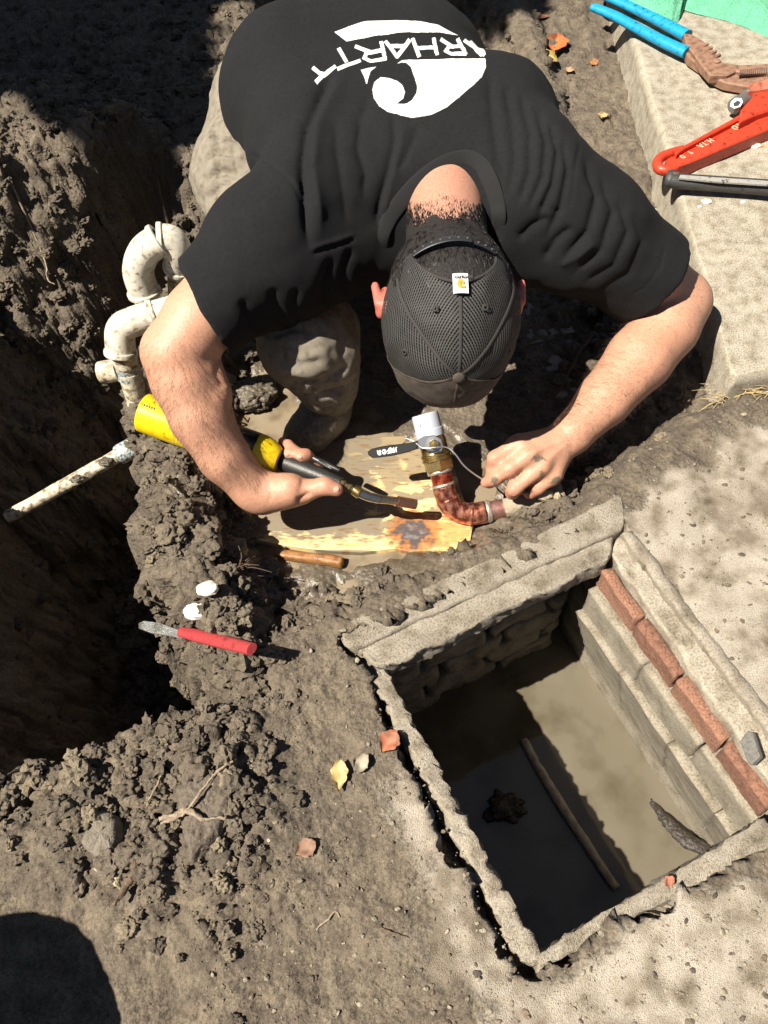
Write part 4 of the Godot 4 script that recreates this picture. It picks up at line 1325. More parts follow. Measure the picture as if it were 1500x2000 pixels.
		for r in rings:
			for s in sn:
				var a := r * sn + s; var b := r * sn + (s + 1) % sn
				mb.quad(a, a + sn, b + sn, b)
		var nr := mb.normals()
		if nr[sn * 3].y < 0:
			for k in range(0, mb.idx.size(), 3):
				var z := mb.idx[k + 1]; mb.idx[k + 1] = mb.idx[k + 2]; mb.idx[k + 2] = z
		solo("buried_stone" if e[3] != "clod" else "earth_clod", e[0], "stone" if e[3] != "clod" else "clod", mb, M.stone_mud if e[3] == "stone" else (M.stone_pale if e[3] == "pale" else M.clod_plain), c)

func leaf(label: String, c: Vector3, size: Vector2, turn: float, col: Color) -> void:
	var mb := MB.new()
	var n := 12
	var ex := Vector3(cos(turn), 0, sin(turn)); var ey := Vector3(-sin(turn), 0, cos(turn))
	var curl := rng.randf_range(0.12, 0.4)
	for j in 7:
		for i in n + 1:
			var t := float(i) / n
			var s := (j - 3) / 3.0
			var wd := pow(sin(PI * clampf(pow(t, 0.8) * 0.97 + 0.02, 0, 1)), 1.05) * (1.0 + 0.10 * sin(t * 23.0 + j * 2.0))
			var p := c + ey * (t - 0.5) * size.y * 2.0 * 0.95 + ex * s * wd * size.x * 0.9
			p.y += (s * s * curl + absf(t - 0.5) * curl * 0.6) * size.x + 0.0015 * sin(t * 9.0 + s * 4.0) + absf(s) * 0.001
			var k := col * (0.85 + 0.3 * absf(n_e.get_noise_3dv(p * 1.2)) + (0.25 if j == 3 else 0.0))
			if n_d.get_noise_3dv(p * 1.0) > 0.25: k = k.lerp(Color(0.12, 0.07, 0.04), 0.6)
			k.a = 1
			mb.add(p, k)
	for j in 6:
		for i in n:
			var a := j * (n + 1) + i
			mb.quad(a, a + n + 1, a + n + 2, a + 1)
	solo("fallen_leaf", label, "leaf", mb, M.leaf, c, 0, "fallen leaves on the ground")

func make_board_texture(org: Vector3, u: Vector3, w: Vector3, bh: float) -> void:
	var S := 512
	var im := Image.create(S, S, false, Image.FORMAT_RGB8)
	var n1 := noise(901, 1.0, 4); var n2 := noise(902, 1.0, 4)
	var pj := func(px: float, py: float) -> Vector2:
		var p := G(px, py, bh) - org
		return Vector2(p.dot(u), p.dot(w))
	var burn: Vector2 = pj.call(808, 1040)
	var burn2: Vector2 = pj.call(880, 1040)
	var clean_a: Vector2 = pj.call(760, 1060)
	for y in S:
		for x in S:
			var q := Vector2(x, y) / S * 0.5
			var g := n1.get_noise_2d(q.x * 12.0, q.y * 180.0)
			var g2v := n2.get_noise_2d(q.x * 55.0, q.y * 55.0)
			var c := Color(0.74, 0.56, 0.27).lerp(Color(0.58, 0.37, 0.14), clampf(g * 1.2 + 0.25, 0, 1))
			# mud film on the left and along the far side
			var right := q.x + n1.get_noise_2d(q.x * 9.0, q.y * 14.0) * 0.10 + n2.get_noise_2d(q.x * 20.0, q.y * 90.0) * 0.05
			var film := maxf(sm(0.245, 0.205, right), sm(0.10, 0.16, q.y + n1.get_noise_2d(q.x * 14.0 + 7.0, q.y * 14.0) * 0.16) * 0.85)
			film = maxf(film, sm(0.16, 0.26, n1.get_noise_2d(q.x * 17.0 + 33.0, q.y * 30.0)) * 0.9)
			var edge: float = sm(0.030, 0.012, q.y + n2.get_noise_2d(q.x * 40.0, q.y * 110.0) * 0.022)
			film *= 1.0 - edge * 0.85
			c = c.lerp(Color(0.19, 0.155, 0.105), film)
			# scorch
			var dv := (q - burn) / Vector2(0.040, 0.040)
			var dd := dv.length() + n1.get_noise_2d(q.x * 45.0, q.y * 45.0) * 0.45 + g * 0.2
			c = c.lerp(Color(0.33, 0.115, 0.03), sm(1.35, 0.85, dd) * 0.9)
			c = c.lerp(Color(0.075, 0.06, 0.06), sm(0.85, 0.55, dd))
			c = c.lerp(Color(0.17, 0.15, 0.15), sm(0.5, 0.3, dd) * clampf(g2v * 2.0 + 0.3, 0, 1))
			var d2 := ((q - burn2) / Vector2(0.045, 0.05)).length() + n2.get_noise_2d(q.x * 60.0, q.y * 30.0) * 0.5
			c = c.lerp(Color(0.42, 0.18, 0.04), sm(1.0, 0.3, d2) * 0.7)
			c = c.lerp(Color(0.16, 0.08, 0.03), clampf(n2.get_noise_2d(q.x * 24.0 + 50.0, q.y * 140.0) * 4.0 - 1.1, 0, 0.8))
			im.set_pixel(x, y, c.linear_to_srgb())
	M.board.albedo_texture = ImageTexture.create_from_image(im)

# ------------------------------------------------------------------ things outside the frame that throw the shade seen in it
func build_shade() -> void:
	# bucket standing to the left: its shadow enters at the lower left corner
	var h := 0.34
	var r := 0.14
	var sc := G(-25, 2075, 0.0)
	var bc := sc - Vector3(sun_l.x, 0, sun_l.z) * (h / -sun_l.y)
	bc.y = 0.0
	var o := thing("plastic_bucket", "grey plastic bucket standing on the ground", "bucket", bc)
	var mb := MB.new()
	lathe(mb, bc, Vector3.UP, [[0, 0.0], [0, r * 0.82], [h * 0.9, r * 0.97], [h * 0.9, r * 1.04], [h, r * 1.04], [h, r * 0.97], [0.01, r * 0.8], [0.01, 0]], 40)
	part(o, "pail", mb, M.pvc_grey, 40)
	mb = MB.new()
	var hp := []
	for k in 9:
		var an := PI * k / 8.0
		hp.push_back(bc + Vector3(cos(an) * r * 1.06, h * 0.93 - sin(an) * 0.01, sin(an) * r * 1.1))
	tube(mb, smooth_path(hp, 4), [0.003, 0.003], 8)
	part(o, "bail", mb, M.steel)
	# tree to the left: its crown shades the upper left of the dig
	var leafm := MB.new()
	leafm.add(Vector3(0, 0, -0.05)); leafm.add(Vector3(-0.022, 0.004, 0)); leafm.add(Vector3(0, -0.003, 0.0)); leafm.add(Vector3(0.022, 0.004, 0)); leafm.add(Vector3(0, 0, 0.05))
	leafm.tri(0, 1, 2); leafm.tri(0, 2, 3); leafm.tri(4, 2, 1); leafm.tri(4, 3, 2)
	var lm := leafm.mesh(M.green_leaf)
	var spots := []
	var th := 3.2
	var shade := []      # pixel areas in shade -> points in the crown
	var tries := 0
	var area := PackedVector2Array([Vector2(-700, -300), Vector2(1090, -300), Vector2(1060, 30), Vector2(985, 62), Vector2(900, 20), Vector2(700, 0), Vector2(430, 40), Vector2(445, 290), Vector2(380, 330), Vector2(330, 400), Vector2(250, 330), Vector2(170, 270), Vector2(60, 250), Vector2(-100, 290), Vector2(-700, 420)])
	while spots.size() < 15000 and tries < 40000:
		tries += 1
		var q := Vector2(rng.randf_range(-700, 1090), rng.randf_range(-300, 420))
		if not Geometry2D.is_point_in_polygon(q + Vector2(rng.randfn(), rng.randfn()) * 7.0, area): continue
		var g := G(q.x, q.y, -0.05)
		if g.z < -3.4: continue
		var hh := th + rng.randf_range(-0.5, 0.9)
		var p := g - sun_l * (hh / -sun_l.y)
		spots.push_back([Transform3D(Basis(Vector3(rng.randfn(), rng.randfn(), rng.randfn()).normalized(), rng.randf() * TAU).scaled(Vector3.ONE * rng.randf_range(0.8, 1.5)), p), Color(1, 1, 1) * rng.randf_range(0.7, 1.2)])
	var cc := Vector3.ZERO
	for s in spots: cc += s[0].origin
	cc /= spots.size()
	var tb := Vector3(cc.x - 1.3, 0, cc.z + 0.6)
	o = thing("shade_tree", "leafy tree standing left of the dig and shading its far end", "tree", tb)
	mb = MB.new()
	tube(mb, smooth_path([tb, tb + Vector3(0.03, 0.9, 0), tb.lerp(cc, 0.3) + Vector3(0, 1.0, 0), cc + Vector3(-0.2, 0.1, 0)], 6), [0.11, 0.09, 0.06, 0.02], 12)
	for k in 12:
		var e: Vector3 = spots[k * 37][0].origin
		tube(mb, smooth_path([cc.lerp(tb + Vector3(0, 2.2, 0), 0.3), cc.lerp(e, 0.5) + Vector3(0, 0.06, 0), e], 4), [0.025, 0.005], 6)
	part(o, "trunk", mb, M.root_brown)
	var mm := MultiMesh.new()
	mm.transform_format = MultiMesh.TRANSFORM_3D
	mm.mesh = lm
	mm.instance_count = spots.size()
	for i in spots.size(): mm.set_instance_transform(i, Transform3D(spots[i][0].basis, spots[i][0].origin - tb))
	var mi := MultiMeshInstance3D.new()
	mi.name = "crown"; mi.multimesh = mm
	mi.set_meta("kind", "stuff")
	o.add_child(mi)
# ------------------------------------------------------------------ bodies from blended capsules
class Body:
	var A := PackedVector3Array()
	var D := PackedVector3Array()
	var N := PackedVector3Array()
	var RA := PackedFloat32Array()
	var RB := PackedFloat32Array()
	var IL := PackedFloat32Array()
	var S := PackedFloat32Array()
	var CA := PackedVector3Array()      # capsules taken away
	var CD := PackedVector3Array()
	var CR := PackedFloat32Array()
	var CL := PackedFloat32Array()
	var PP := PackedVector3Array()      # planes: keep the side behind the normal, near PP within PR
	var PN := PackedVector3Array()
	var PR := PackedFloat32Array()
	var k := 0.03
	func cap(a: Vector3, b: Vector3, ra: float, rb: float, n := Vector3.ZERO, s := 1.0) -> void:
		A.push_back(a); D.push_back(b - a); RA.push_back(ra); RB.push_back(rb - ra)
		IL.push_back(1.0 / maxf((b - a).length_squared(), 1e-9)); N.push_back(n); S.push_back(s - 1.0)
	func chain(p: Array, r: Array) -> void:
		for i in p.size() - 1: cap(p[i], p[i + 1], r[i], r[i + 1])
	func cut(a: Vector3, b: Vector3, r: float) -> void:
		CA.push_back(a); CD.push_back(b - a); CR.push_back(r); CL.push_back(1.0 / maxf((b - a).length_squared(), 1e-9))
	func plane(p: Vector3, n: Vector3, reach: float) -> void:
		PP.push_back(p); PN.push_back(n); PR.push_back(reach)
	func one(i: int, p: Vector3) -> float:
		var w := p - A[i]
		var t := clampf(w.dot(D[i]) * IL[i], 0.0, 1.0)
		var q := w - D[i] * t
		if S[i] > 0.0: q += N[i] * (q.dot(N[i]) * S[i])
		return q.length() - RA[i] - RB[i] * t
	func eval(p: Vector3, ids: PackedInt32Array) -> float:
		var d := 1e3
		for i in ids:
			var w := p - A[i]
			var t := clampf(w.dot(D[i]) * IL[i], 0.0, 1.0)
			var q := w - D[i] * t
			if S[i] > 0.0: q += N[i] * (q.dot(N[i]) * S[i])
			var e := q.length() - RA[i] - RB[i] * t
			var h := k - absf(d - e)
			d = minf(d, e)
			if h > 0.0: d -= h * h / k * 0.25
		for i in CA.size():
			var w := p - CA[i]
			var e := CR[i] - (w - CD[i] * clampf(w.dot(CD[i]) * CL[i], 0.0, 1.0)).length()
			d = maxf(d, e)
		for i in PP.size():
			var w := p - PP[i]
			if w.length_squared() < PR[i] * PR[i]: d = maxf(d, w.dot(PN[i]))
		return d
	func all_ids() -> PackedInt32Array:
		var o := PackedInt32Array()
		for i in A.size(): o.push_back(i)
		return o
	func march(o: Vector3, dir: Vector3, t0: float, t1: float) -> float:
		var ids := all_ids()
		var t := t0
		while t < t1:
			var d := eval(o + dir * t, ids)
			if d < 0.0004: return t
			t += maxf(d * 0.6, 0.0004)
		return -1.0
	func nets(cell: float) -> MB:
		var lo := Vector3.ONE * 1e9; var hi := -lo
		for i in A.size():
			var r := maxf(RA[i], RA[i] + RB[i]) + k
			for q in [A[i], A[i] + D[i]]:
				lo = lo.min(q - Vector3.ONE * r); hi = hi.max(q + Vector3.ONE * r)
		var nb := 8
		var bs := cell * nb
		var n := Vector3i(((hi - lo) / bs).ceil()) + Vector3i.ONE
		var hd := bs * 0.5 * 1.7321 + cell
		var mb := MB.new()
		var cells := {}
		var keys := PackedInt64Array(); var masks := PackedInt32Array()
		var ny := n.y * nb; var nzz := n.z * nb
		var val := PackedFloat32Array(); val.resize(729)
		var off := PackedInt32Array([0, 1, 9, 10, 81, 82, 90, 91])     # x + 2y + 4z
		var eda := PackedInt32Array([0, 2, 4, 6, 0, 1, 4, 5, 0, 1, 2, 3])
		var edb := PackedInt32Array([1, 3, 5, 7, 2, 3, 6, 7, 4, 5, 6, 7])
		for bz in n.z:
			for by in n.y:
				for bx in n.x:
					var o := lo + Vector3(bx, by, bz) * bs
					var c := o + Vector3.ONE * bs * 0.5
					var ids := PackedInt32Array()
					var dm := 1e9
					for i in A.size():
						var e := one(i, c)
						var lip := 1.0 + S[i]
						if e < hd * lip + k * 1.5: ids.push_back(i)
						dm = minf(dm, e)
					if ids.is_empty(): continue
					if dm < -hd * 1.6 and CA.is_empty() and PP.is_empty(): continue
					var q := 0
					var neg := 0
					for z in 9:
						for y in 9:
							for x in 9:
								var e := eval(o + Vector3(x, y, z) * cell, ids)
								val[q] = e
								if e < 0.0: neg += 1
								q += 1
					if neg == 0 or neg == 729: continue
					for z in 8:
						for y in 8:
							for x in 8:
								var b := z * 81 + y * 9 + x
								var m := 0
								for s in 8:
									if val[b + off[s]] < 0.0: m |= 1 << s
								if m == 0 or m == 255: continue
								var acc := Vector3.ZERO
								var cnt := 0
								for e in 12:
									var i0 := eda[e]; var i1 := edb[e]
									if ((m >> i0) & 1) == ((m >> i1) & 1): continue
									var v0 := val[b + off[i0]]; var v1 := val[b + off[i1]]
									var t := v0 / (v0 - v1)
									var p0 := Vector3(i0 & 1, (i0 >> 1) & 1, i0 >> 2); var p1 := Vector3(i1 & 1, (i1 >> 1) & 1, i1 >> 2)
									acc += p0.lerp(p1, t)
									cnt += 1
								var key := ((bz * 8 + z) * ny + by * 8 + y) * (n.x * 8) + bx * 8 + x
								cells[key] = mb.add(o + (Vector3(x, y, z) + acc / cnt) * cell)
								keys.push_back(key); masks.push_back(m)
		var sy := n.x * 8; var sz := n.x * 8 * ny
		for i in keys.size():
			var key := keys[i]; var m := masks[i]
			var me: int = cells[key]
			var a0 := m & 1
			for ax in 3:
				var bit := [1, 2, 4][ax] as int
				var b1 := 1 if (m & (1 << bit)) else 0
				if b1 == a0: continue
				var d1: int = [sy, sz, 1][ax]; var d2: int = [sz, 1, sy][ax]
				if not (cells.has(key - d1) and cells.has(key - d2) and cells.has(key - d1 - d2)): continue
				var q1: int = cells[key - d1]; var q2: int = cells[key - d1 - d2]; var q3: int = cells[key - d2]
				if a0 == 1: mb.quad(me, q1, q2, q3)
				else: mb.quad(me, q3, q2, q1)
		return mb
	func relax(mb: MB, times: int) -> void:
		for r in times:
			var s := PackedVector3Array(); s.resize(mb.v.size())
			var n := PackedInt32Array(); n.resize(mb.v.size())
			for i in range(0, mb.idx.size(), 3):
				for e in 3:
					var a := mb.idx[i + e]; var b := mb.idx[i + (e + 1) % 3]
					s[a] += mb.v[b]; n[a] += 1
			for i in mb.v.size():
				if n[i]: mb.v[i] = mb.v[i].lerp(s[i] / n[i], 0.5)

var HC: Vector3
var HU: Vector3
var HF: Vector3
var HL: Vector3
func toW(x: float, y: float, z: float) -> Vector3:
	return cam_b * Vector3(x, y, -z)

func seg_d(p: Vector2, a: Vector2, b: Vector2) -> Vector2:      # distance, position 0..1
	var e := b - a
	var t := clampf((p - a).dot(e) / e.length_squared(), 0.0, 1.0)
	return Vector2(p.distance_to(a + e * t), t)

# folds: [polyline in photo pixels, width in pixels, height in metres]
func fold(mb: MB, folds: Array) -> void:
	var nrm := mb.normals()
	var boxes := []
	for f in folds:
		var r := Rect2(Vector2(f[0][0][0], f[0][0][1]), Vector2.ZERO)
		for q in f[0]: r = r.expand(Vector2(q[0], q[1]))
		boxes.push_back(r.grow(f[1] * 2.6))
	for i in mb.v.size():
		if nrm[i].dot(cam_pos - mb.v[i]) < -0.1: continue
		var q := px_of(mb.v[i])
		var p := Vector2(q.x, q.y)
		var s := 0.0
		for fi in folds.size():
			if not boxes[fi].has_point(p): continue
			var f: Array = folds[fi]
			var n: int = f[0].size() - 1
			var best := 1e9; var at := 0.0
			for e in n:
				var sd := seg_d(p, Vector2(f[0][e][0], f[0][e][1]), Vector2(f[0][e + 1][0], f[0][e + 1][1]))
				if sd.x < best: best = sd.x; at = (e + sd.y) / n
			var x: float = best / f[1]
			s += f[2] * exp(-pow(x, 1.35) * 1.15) * sm(0.0, 0.18, at) * sm(1.0, 0.8, at)
		mb.v[i] += nrm[i] * s

func build_person() -> void:
	var man := thing("person", "man in a black printed shirt and black cap crouching in the pit, soldering", "person", G(640, 800, -0.15))
	HC = P(880, 630, 1.085)
	HU = toW(0.03, -0.75, -0.66).normalized()
	HF = toW(0.0, -0.66, 0.75); HF = (HF - HU * HF.dot(HU)).normalized()
	HL = HF.cross(HU).normalized()
	if (cam_b.x).dot(HL) < 0: HL = -HL
	# ---------------- skin: arms, hands
	var arms := Body.new()
	arms.k = 0.022
	# arm holding the torch
	arms.chain([P(560, 420, 1.15), P(470, 530, 1.14), P(390, 625, 1.135), P(346, 690, 1.135)], [0.060, 0.056, 0.0525, 0.051])
	arms.chain([P(338, 688, 1.14), P(362, 742, 1.148), P(393, 815, 1.162), P(438, 893, 1.185), P(492, 952, 1.212), P(512, 963, 1.218)], [0.046, 0.0505, 0.0465, 0.039, 0.0335, 0.033])
	arms.cap(P(405, 705, 1.14), P(420, 770, 1.15), 0.02, 0.026)
	arms.cap(P(505, 962, 1.218), P(566, 957, 1.20), 0.033, 0.026)
	arms.cap(P(520, 970, 1.226), P(585, 950, 1.237), 0.026, 0.0175)
	arms.cap(P(545, 972, 1.215), P(590, 966, 1.208), 0.020, 0.0165)
	# arm with the solder
	arms.chain([P(1085, 400, 1.21), P(1180, 475, 1.235), P(1260, 540, 1.268), P(1322, 588, 1.30)], [0.050, 0.054, 0.057, 0.052])
	arms.chain([P(1332, 592, 1.30), P(1300, 640, 1.285), P(1248, 702, 1.27), P(1180, 780, 1.25), P(1118, 846, 1.232), P(1104, 858, 1.23)], [0.049, 0.0535, 0.0535, 0.043, 0.0325, 0.0315])
	var fingers := []      # chains of joints and radii
	fingers.push_back([[P(560, 956, 1.2099), P(606, 956, 1.1988), P(634, 949, 1.1921), P(657, 956, 1.1933)], [0.0211, 0.0142, 0.0131, 0.0115]])
	fingers.push_back([[P(585, 952, 1.2432), P(612, 938, 1.2599), P(616, 908, 1.2521), P(597, 890, 1.2299), P(588, 891, 1.2210)], [0.0133, 0.0117, 0.0107, 0.0102, 0.0094]])
	fingers.push_back([[P(565, 950, 1.2488), P(590, 930, 1.2710), P(592, 900, 1.2632), P(573, 883, 1.2377), P(564, 886, 1.2299)], [0.0133, 0.0117, 0.0107, 0.0102, 0.0094]])
	fingers.push_back([[P(550, 950, 1.2543), P(570, 920, 1.2765), P(572, 886, 1.2687), P(563, 868, 1.2454)], [0.0133, 0.0117, 0.0105, 0.0094]])
	fingers.push_back([[P(536, 950, 1.2599), P(552, 915, 1.2821), P(556, 880, 1.2765), P(552, 862, 1.2599)], [0.0122, 0.0105, 0.0094, 0.0083]])
	# back of the right-hand one: metacarpals
	for e in [[1010, 866, 1.21, 0.0135], [1030, 889, 1.20, 0.0142], [1057, 911, 1.204, 0.0135], [1081, 930, 1.215, 0.0121]]:
		arms.cap(P(1100, 856, 1.23), P(e[0], e[1], e[2]), 0.022, e[3])
		arms.cap(P(lerpf(1100, e[0], 0.5), lerpf(862, e[1], 0.5), 1.232), P(e[0] + 6, e[1], e[2] + 0.012), 0.018, e[3] * 0.9)
	fingers.push_back([[P(1012, 866, 1.2101), P(966, 895, 1.2111), P(962, 918, 1.2322), P(968, 934, 1.2491)], [0.0132, 0.0108, 0.0097, 0.0090]])
	fingers.push_back([[P(1032, 890, 1.2006), P(994, 916, 1.2016), P(966, 935, 1.2154), P(948, 943, 1.2322)], [0.0139, 0.0112, 0.0100, 0.0087]])
	fingers.push_back([[P(1058, 912, 1.2038), P(1004, 955, 1.2090), P(1000, 962, 1.2322), P(1010, 960, 1.2554)], [0.0132, 0.0110, 0.0100, 0.0090]])
	fingers.push_back([[P(1081, 931, 1.2154), P(1050, 954, 1.2217), P(1036, 963, 1.2365), P(1038, 962, 1.2554)], [0.0121, 0.0097, 0.0087, 0.0079]])
	fingers.push_back([[P(1075, 858, 1.2502), P(1010, 900, 1.2660), P(972, 930, 1.2618), P(955, 944, 1.2512)], [0.0179, 0.0132, 0.0118, 0.0097]])
	for f in fingers: arms.chain(f[0], f[1])
	arms.k = 0.0095
	var body := arms.nets(0.0038)
	arms.relax(body, 2)
	# muscles and tendons
	fold(body, [
		[[[1010, 868], [1060, 858], [1100, 852]], 7.0, 0.0016], [[[1032, 890], [1075, 868], [1108, 856]], 7.0, 0.0018], [[[1058, 912], [1085, 885], [1112, 862]], 7.0, 0.0016], [[[1024, 878], [1060, 866], [1095, 858]], 5.0, -0.0012],
		[[[990, 905], [996, 918], [1004, 928]], 3.5, -0.001], [[[618, 948], [624, 960]], 3.0, -0.0012], [[[626, 944], [631, 957]], 3.0, -0.0012], [[[985, 952], [1000, 944], [1014, 950]], 3.5, -0.001],
		[[[430, 690], [425, 730], [440, 760]], 10.0, -0.004], [[[330, 760], [390, 860], [460, 950]], 22.0, 0.002], [[[1320, 660], [1250, 760], [1160, 850]], 20.0, 0.002],
		[[[526, 940], [530, 962], [526, 985]], 4.0, -0.0015], [[[578, 980], [592, 972], [608, 960]], 5.0, -0.004], [[[545, 942], [570, 938], [590, 944]], 12.0, 0.003], [[[1092, 830], [1110, 850], [1125, 880]], 6.0, -0.001]])
	for i in body.v.size():
		var p := body.v[i]
		var q := px_of(p)
		var c := Color(0.56, 0.335, 0.235)
		var t := n_b.get_noise_3dv(p * 1.6) * 0.5 + n_d.get_noise_3dv(p) * 0.35
		c = c.lerp(Color(0.51, 0.272, 0.178), clampf(0.45 + t, 0, 1))
		# tan line: forearms browner than upper arms
		var tan_ := sm(640, 760, q.y) if q.x < 750 else sm(560, 680, q.y)
		c = c.lerp(Color(0.46, 0.25, 0.165), tan_ * 0.55)
		# reddish knuckles and finger ends
		for f in fingers:
			for k in [1, 2, 3]:
				if k < f[0].size():
					var d: float = p.distance_to(f[0][k])
					if d < 0.02: c = c.lerp(Color(0.52, 0.21, 0.15), sm(0.02, 0.008, d) * 0.45)
		# dried mud on the hand
		if q.x > 900 and q.y > 860:
			for m in [[1052, 896, 13, 8], [966, 938, 8, 9], [1058, 926, 5, 6], [1034, 960, 10, 7], [1088, 938, 12, 8]]:
				var e := Vector2((q.x - m[0]) / m[2], (q.y - m[1]) / m[3]).length() + n_d.get_noise_2d(q.x * 0.02, q.y * 0.02) * 0.7
				if e < 1.0: c = c.lerp(Color(0.15, 0.12, 0.085), sm(1.0, 0.75, e))
		body.c[i] = c
	# nails
	# ---------------- head and neck, same mesh
	var head := Body.new()
	head.k = 0.03
	head.cap(P(866, 345, 1.185), HC - HF * 0.045 - HU * 0.07, 0.060, 0.057)
	head.cap(HC - HF * 0.028 + HU * 0.0, HC + HF * 0.03 + HU * 0.0, 0.084, 0.080)
	head.cap(HC - HF * 0.03 - HU * 0.04, HC + HF * 0.02 - HU * 0.05, 0.080, 0.07)
	head.cap(HC + HF * 0.04 - HU * 0.06, HC + HF * 0.06 - HU * 0.125, 0.055, 0.038)
	head.cap(HC + HF * 0.098 - HU * 0.035, HC + HF * 0.118 - HU * 0.065, 0.010, 0.014)
	head.cap(HC + HF * 0.09 - HU * 0.098 - HL * 0.018, HC + HF * 0.09 - HU * 0.098 + HL * 0.018, 0.009, 0.009)
	for s in [-1.0, 1.0]:
		head.cap(HC + HF * 0.082 - HU * 0.025 + HL * 0.045 * s, HC + HF * 0.09 - HU * 0.022 + HL * 0.012 * s, 0.013, 0.012)
	head.k = 0.03
	var hm := head.nets(0.0055)
	head.relax(hm, 1)
	var ears := Body.new()
	ears.k = 0.012
	for s in [-1.0, 1.0]:
		var er: Vector3 = HC + HL * (0.093 * s) - HU * 0.045 - HF * 0.005
		var en: Vector3 = (HL * s * 0.9 - HF * 0.45).normalized()
		ears.cap(er + HU * 0.016 - HF * 0.006, er - HU * 0.018, 0.020, 0.013, en, 2.0)
		ears.cap(er + HU * 0.024 - HF * 0.014 + HL * 0.008 * s, er - HU * 0.008 - HF * 0.022 + HL * 0.012 * s, 0.0065, 0.006)
		ears.cap(er - HL * 0.02 * s, er, 0.018, 0.012)
	var em := ears.nets(0.0028)
	for pair in [[hm, false], [em, true]]:
		var src: MB = pair[0]
		var b0 := body.v.size()
		for i in src.v.size():
			var p := src.v[i]
			var c := Color(0.45, 0.24, 0.17)
			var rel := p - HC
			if pair[1]: c = Color(0.52, 0.16, 0.12)
			body.add(p, c)
		for i in src.idx: body.idx.push_back(b0 + i)
	part(man, "body", body, M.skin)
	# nails
	var nb := MB.new()
	for e in [[654, 955, Vector3(1, -0.22, 0), 0.0062, 0.0056], [560, 887, Vector3(-0.8, 0.2, 0), 0.0042, 0.0038], [585, 892, Vector3(-0.8, 0.2, 0), 0.0042, 0.0038]]:
		var dr := (P(e[0], e[1], 1.0) - cam_pos).normalized()
		var ht := arms.march(cam_pos, dr, 0.95, 1.5)
		var c := cam_pos + dr * (ht - 0.0004)
		var ex: Vector3 = (cam_b * e[2]).normalized(); var ez := (cam_pos - c).normalized()
		ez = (ez - ex * ez.dot(ex)).normalized()
		var ey := ez.cross(ex)
		for j in 7:
			for i in 7:
				var a := (i - 3) / 3.0; var b := (j - 3) / 3.0
				var l := maxf(absf(a), absf(b)); var ln := maxf(Vector2(a, b).length(), 1e-6)
				var rr := lerpf(1.0, l / ln, 0.75)
				nb.add(c + ex * a * rr * e[3] + ey * b * rr * e[4] - ez * (b * b * rr * rr * 0.0028 + absf(a * a * a) * 0.0012))
		var s0 := nb.v.size() - 49
		for j in 6:
			for i in 6:
				nb.quad(s0 + j * 7 + i, s0 + j * 7 + i + 1, s0 + (j + 1) * 7 + i + 1, s0 + (j + 1) * 7 + i)
	part(man, "nails", nb, M.nail)
	print("  skin ", body.v.size())
	arm_hair(man, body)
	build_shirt(man)
	build_trousers(man)
	build_hair(man, hm)
	build_cap(man)

func arm_hair(man: Node3D, body: MB) -> void:
	var blade := MB.new()
	var pts := smooth_path([Vector3.ZERO, Vector3(0.15, 0.35, 0), Vector3(0.1, 0.8, 0.1), Vector3(-0.1, 1.1, 0.15)], 2)
	tube(blade, pts, [0.009, 0.007, 0.002], 3, Color.WHITE, false)
	var bm := blade.mesh(M.arm_hair)
	var spots := []
	var nrm := body.normals()
	for tries in 60000:
		if spots.size() > 3600: break
		var k := rng.randi() % body.v.size()
		var p := body.v[k]; var n := nrm[k]
		var q := px_of(p)
		if n.dot(cam_pos - p) < 0.0 or q.y > 955: continue
		var left := q.x < 620
		if left and (q.y < 640 or q.x > 520): continue
		if not left and (q.x < 1110 or q.y < 560): continue
		var ax := (P(495, 955, 1.21) - P(345, 690, 1.135)).normalized() if left else (P(1112, 850, 1.23) - P(1340, 590, 1.30)).normalized()
		if rng.randf() > 0.25 + 0.75 * sm(640.0, 800.0, q.y): continue
		var up := (n * 0.3 + ax * rng.randf_range(0.2, 0.8) + ax.cross(n) * rng.randf_range(0.1, 0.9)).normalized()
		var bx := up.cross(n).normalized()
		var L := rng.randf_range(0.008, 0.017)
		spots.push_back(Transform3D(Basis(bx, up, bx.cross(up)).scaled_local(Vector3(L * 0.8, L, L * 0.8)), p - n * 0.0004 - man.position))
	multi(man, "arm_hair", bm, M.arm_hair, spots)

func multi(parent: Node3D, called: String, m: Mesh, material: Material, spots: Array) -> void:
	var mm := MultiMesh.new()
	mm.transform_format = MultiMesh.TRANSFORM_3D
	mm.mesh = m
	mm.instance_count = spots.size()
	for i in spots.size(): mm.set_instance_transform(i, spots[i])
	var o := MultiMeshInstance3D.new()
	o.name = called; o.multimesh = mm; o.material_override = material
	o.set_meta("kind", "stuff")
	parent.add_child(o)

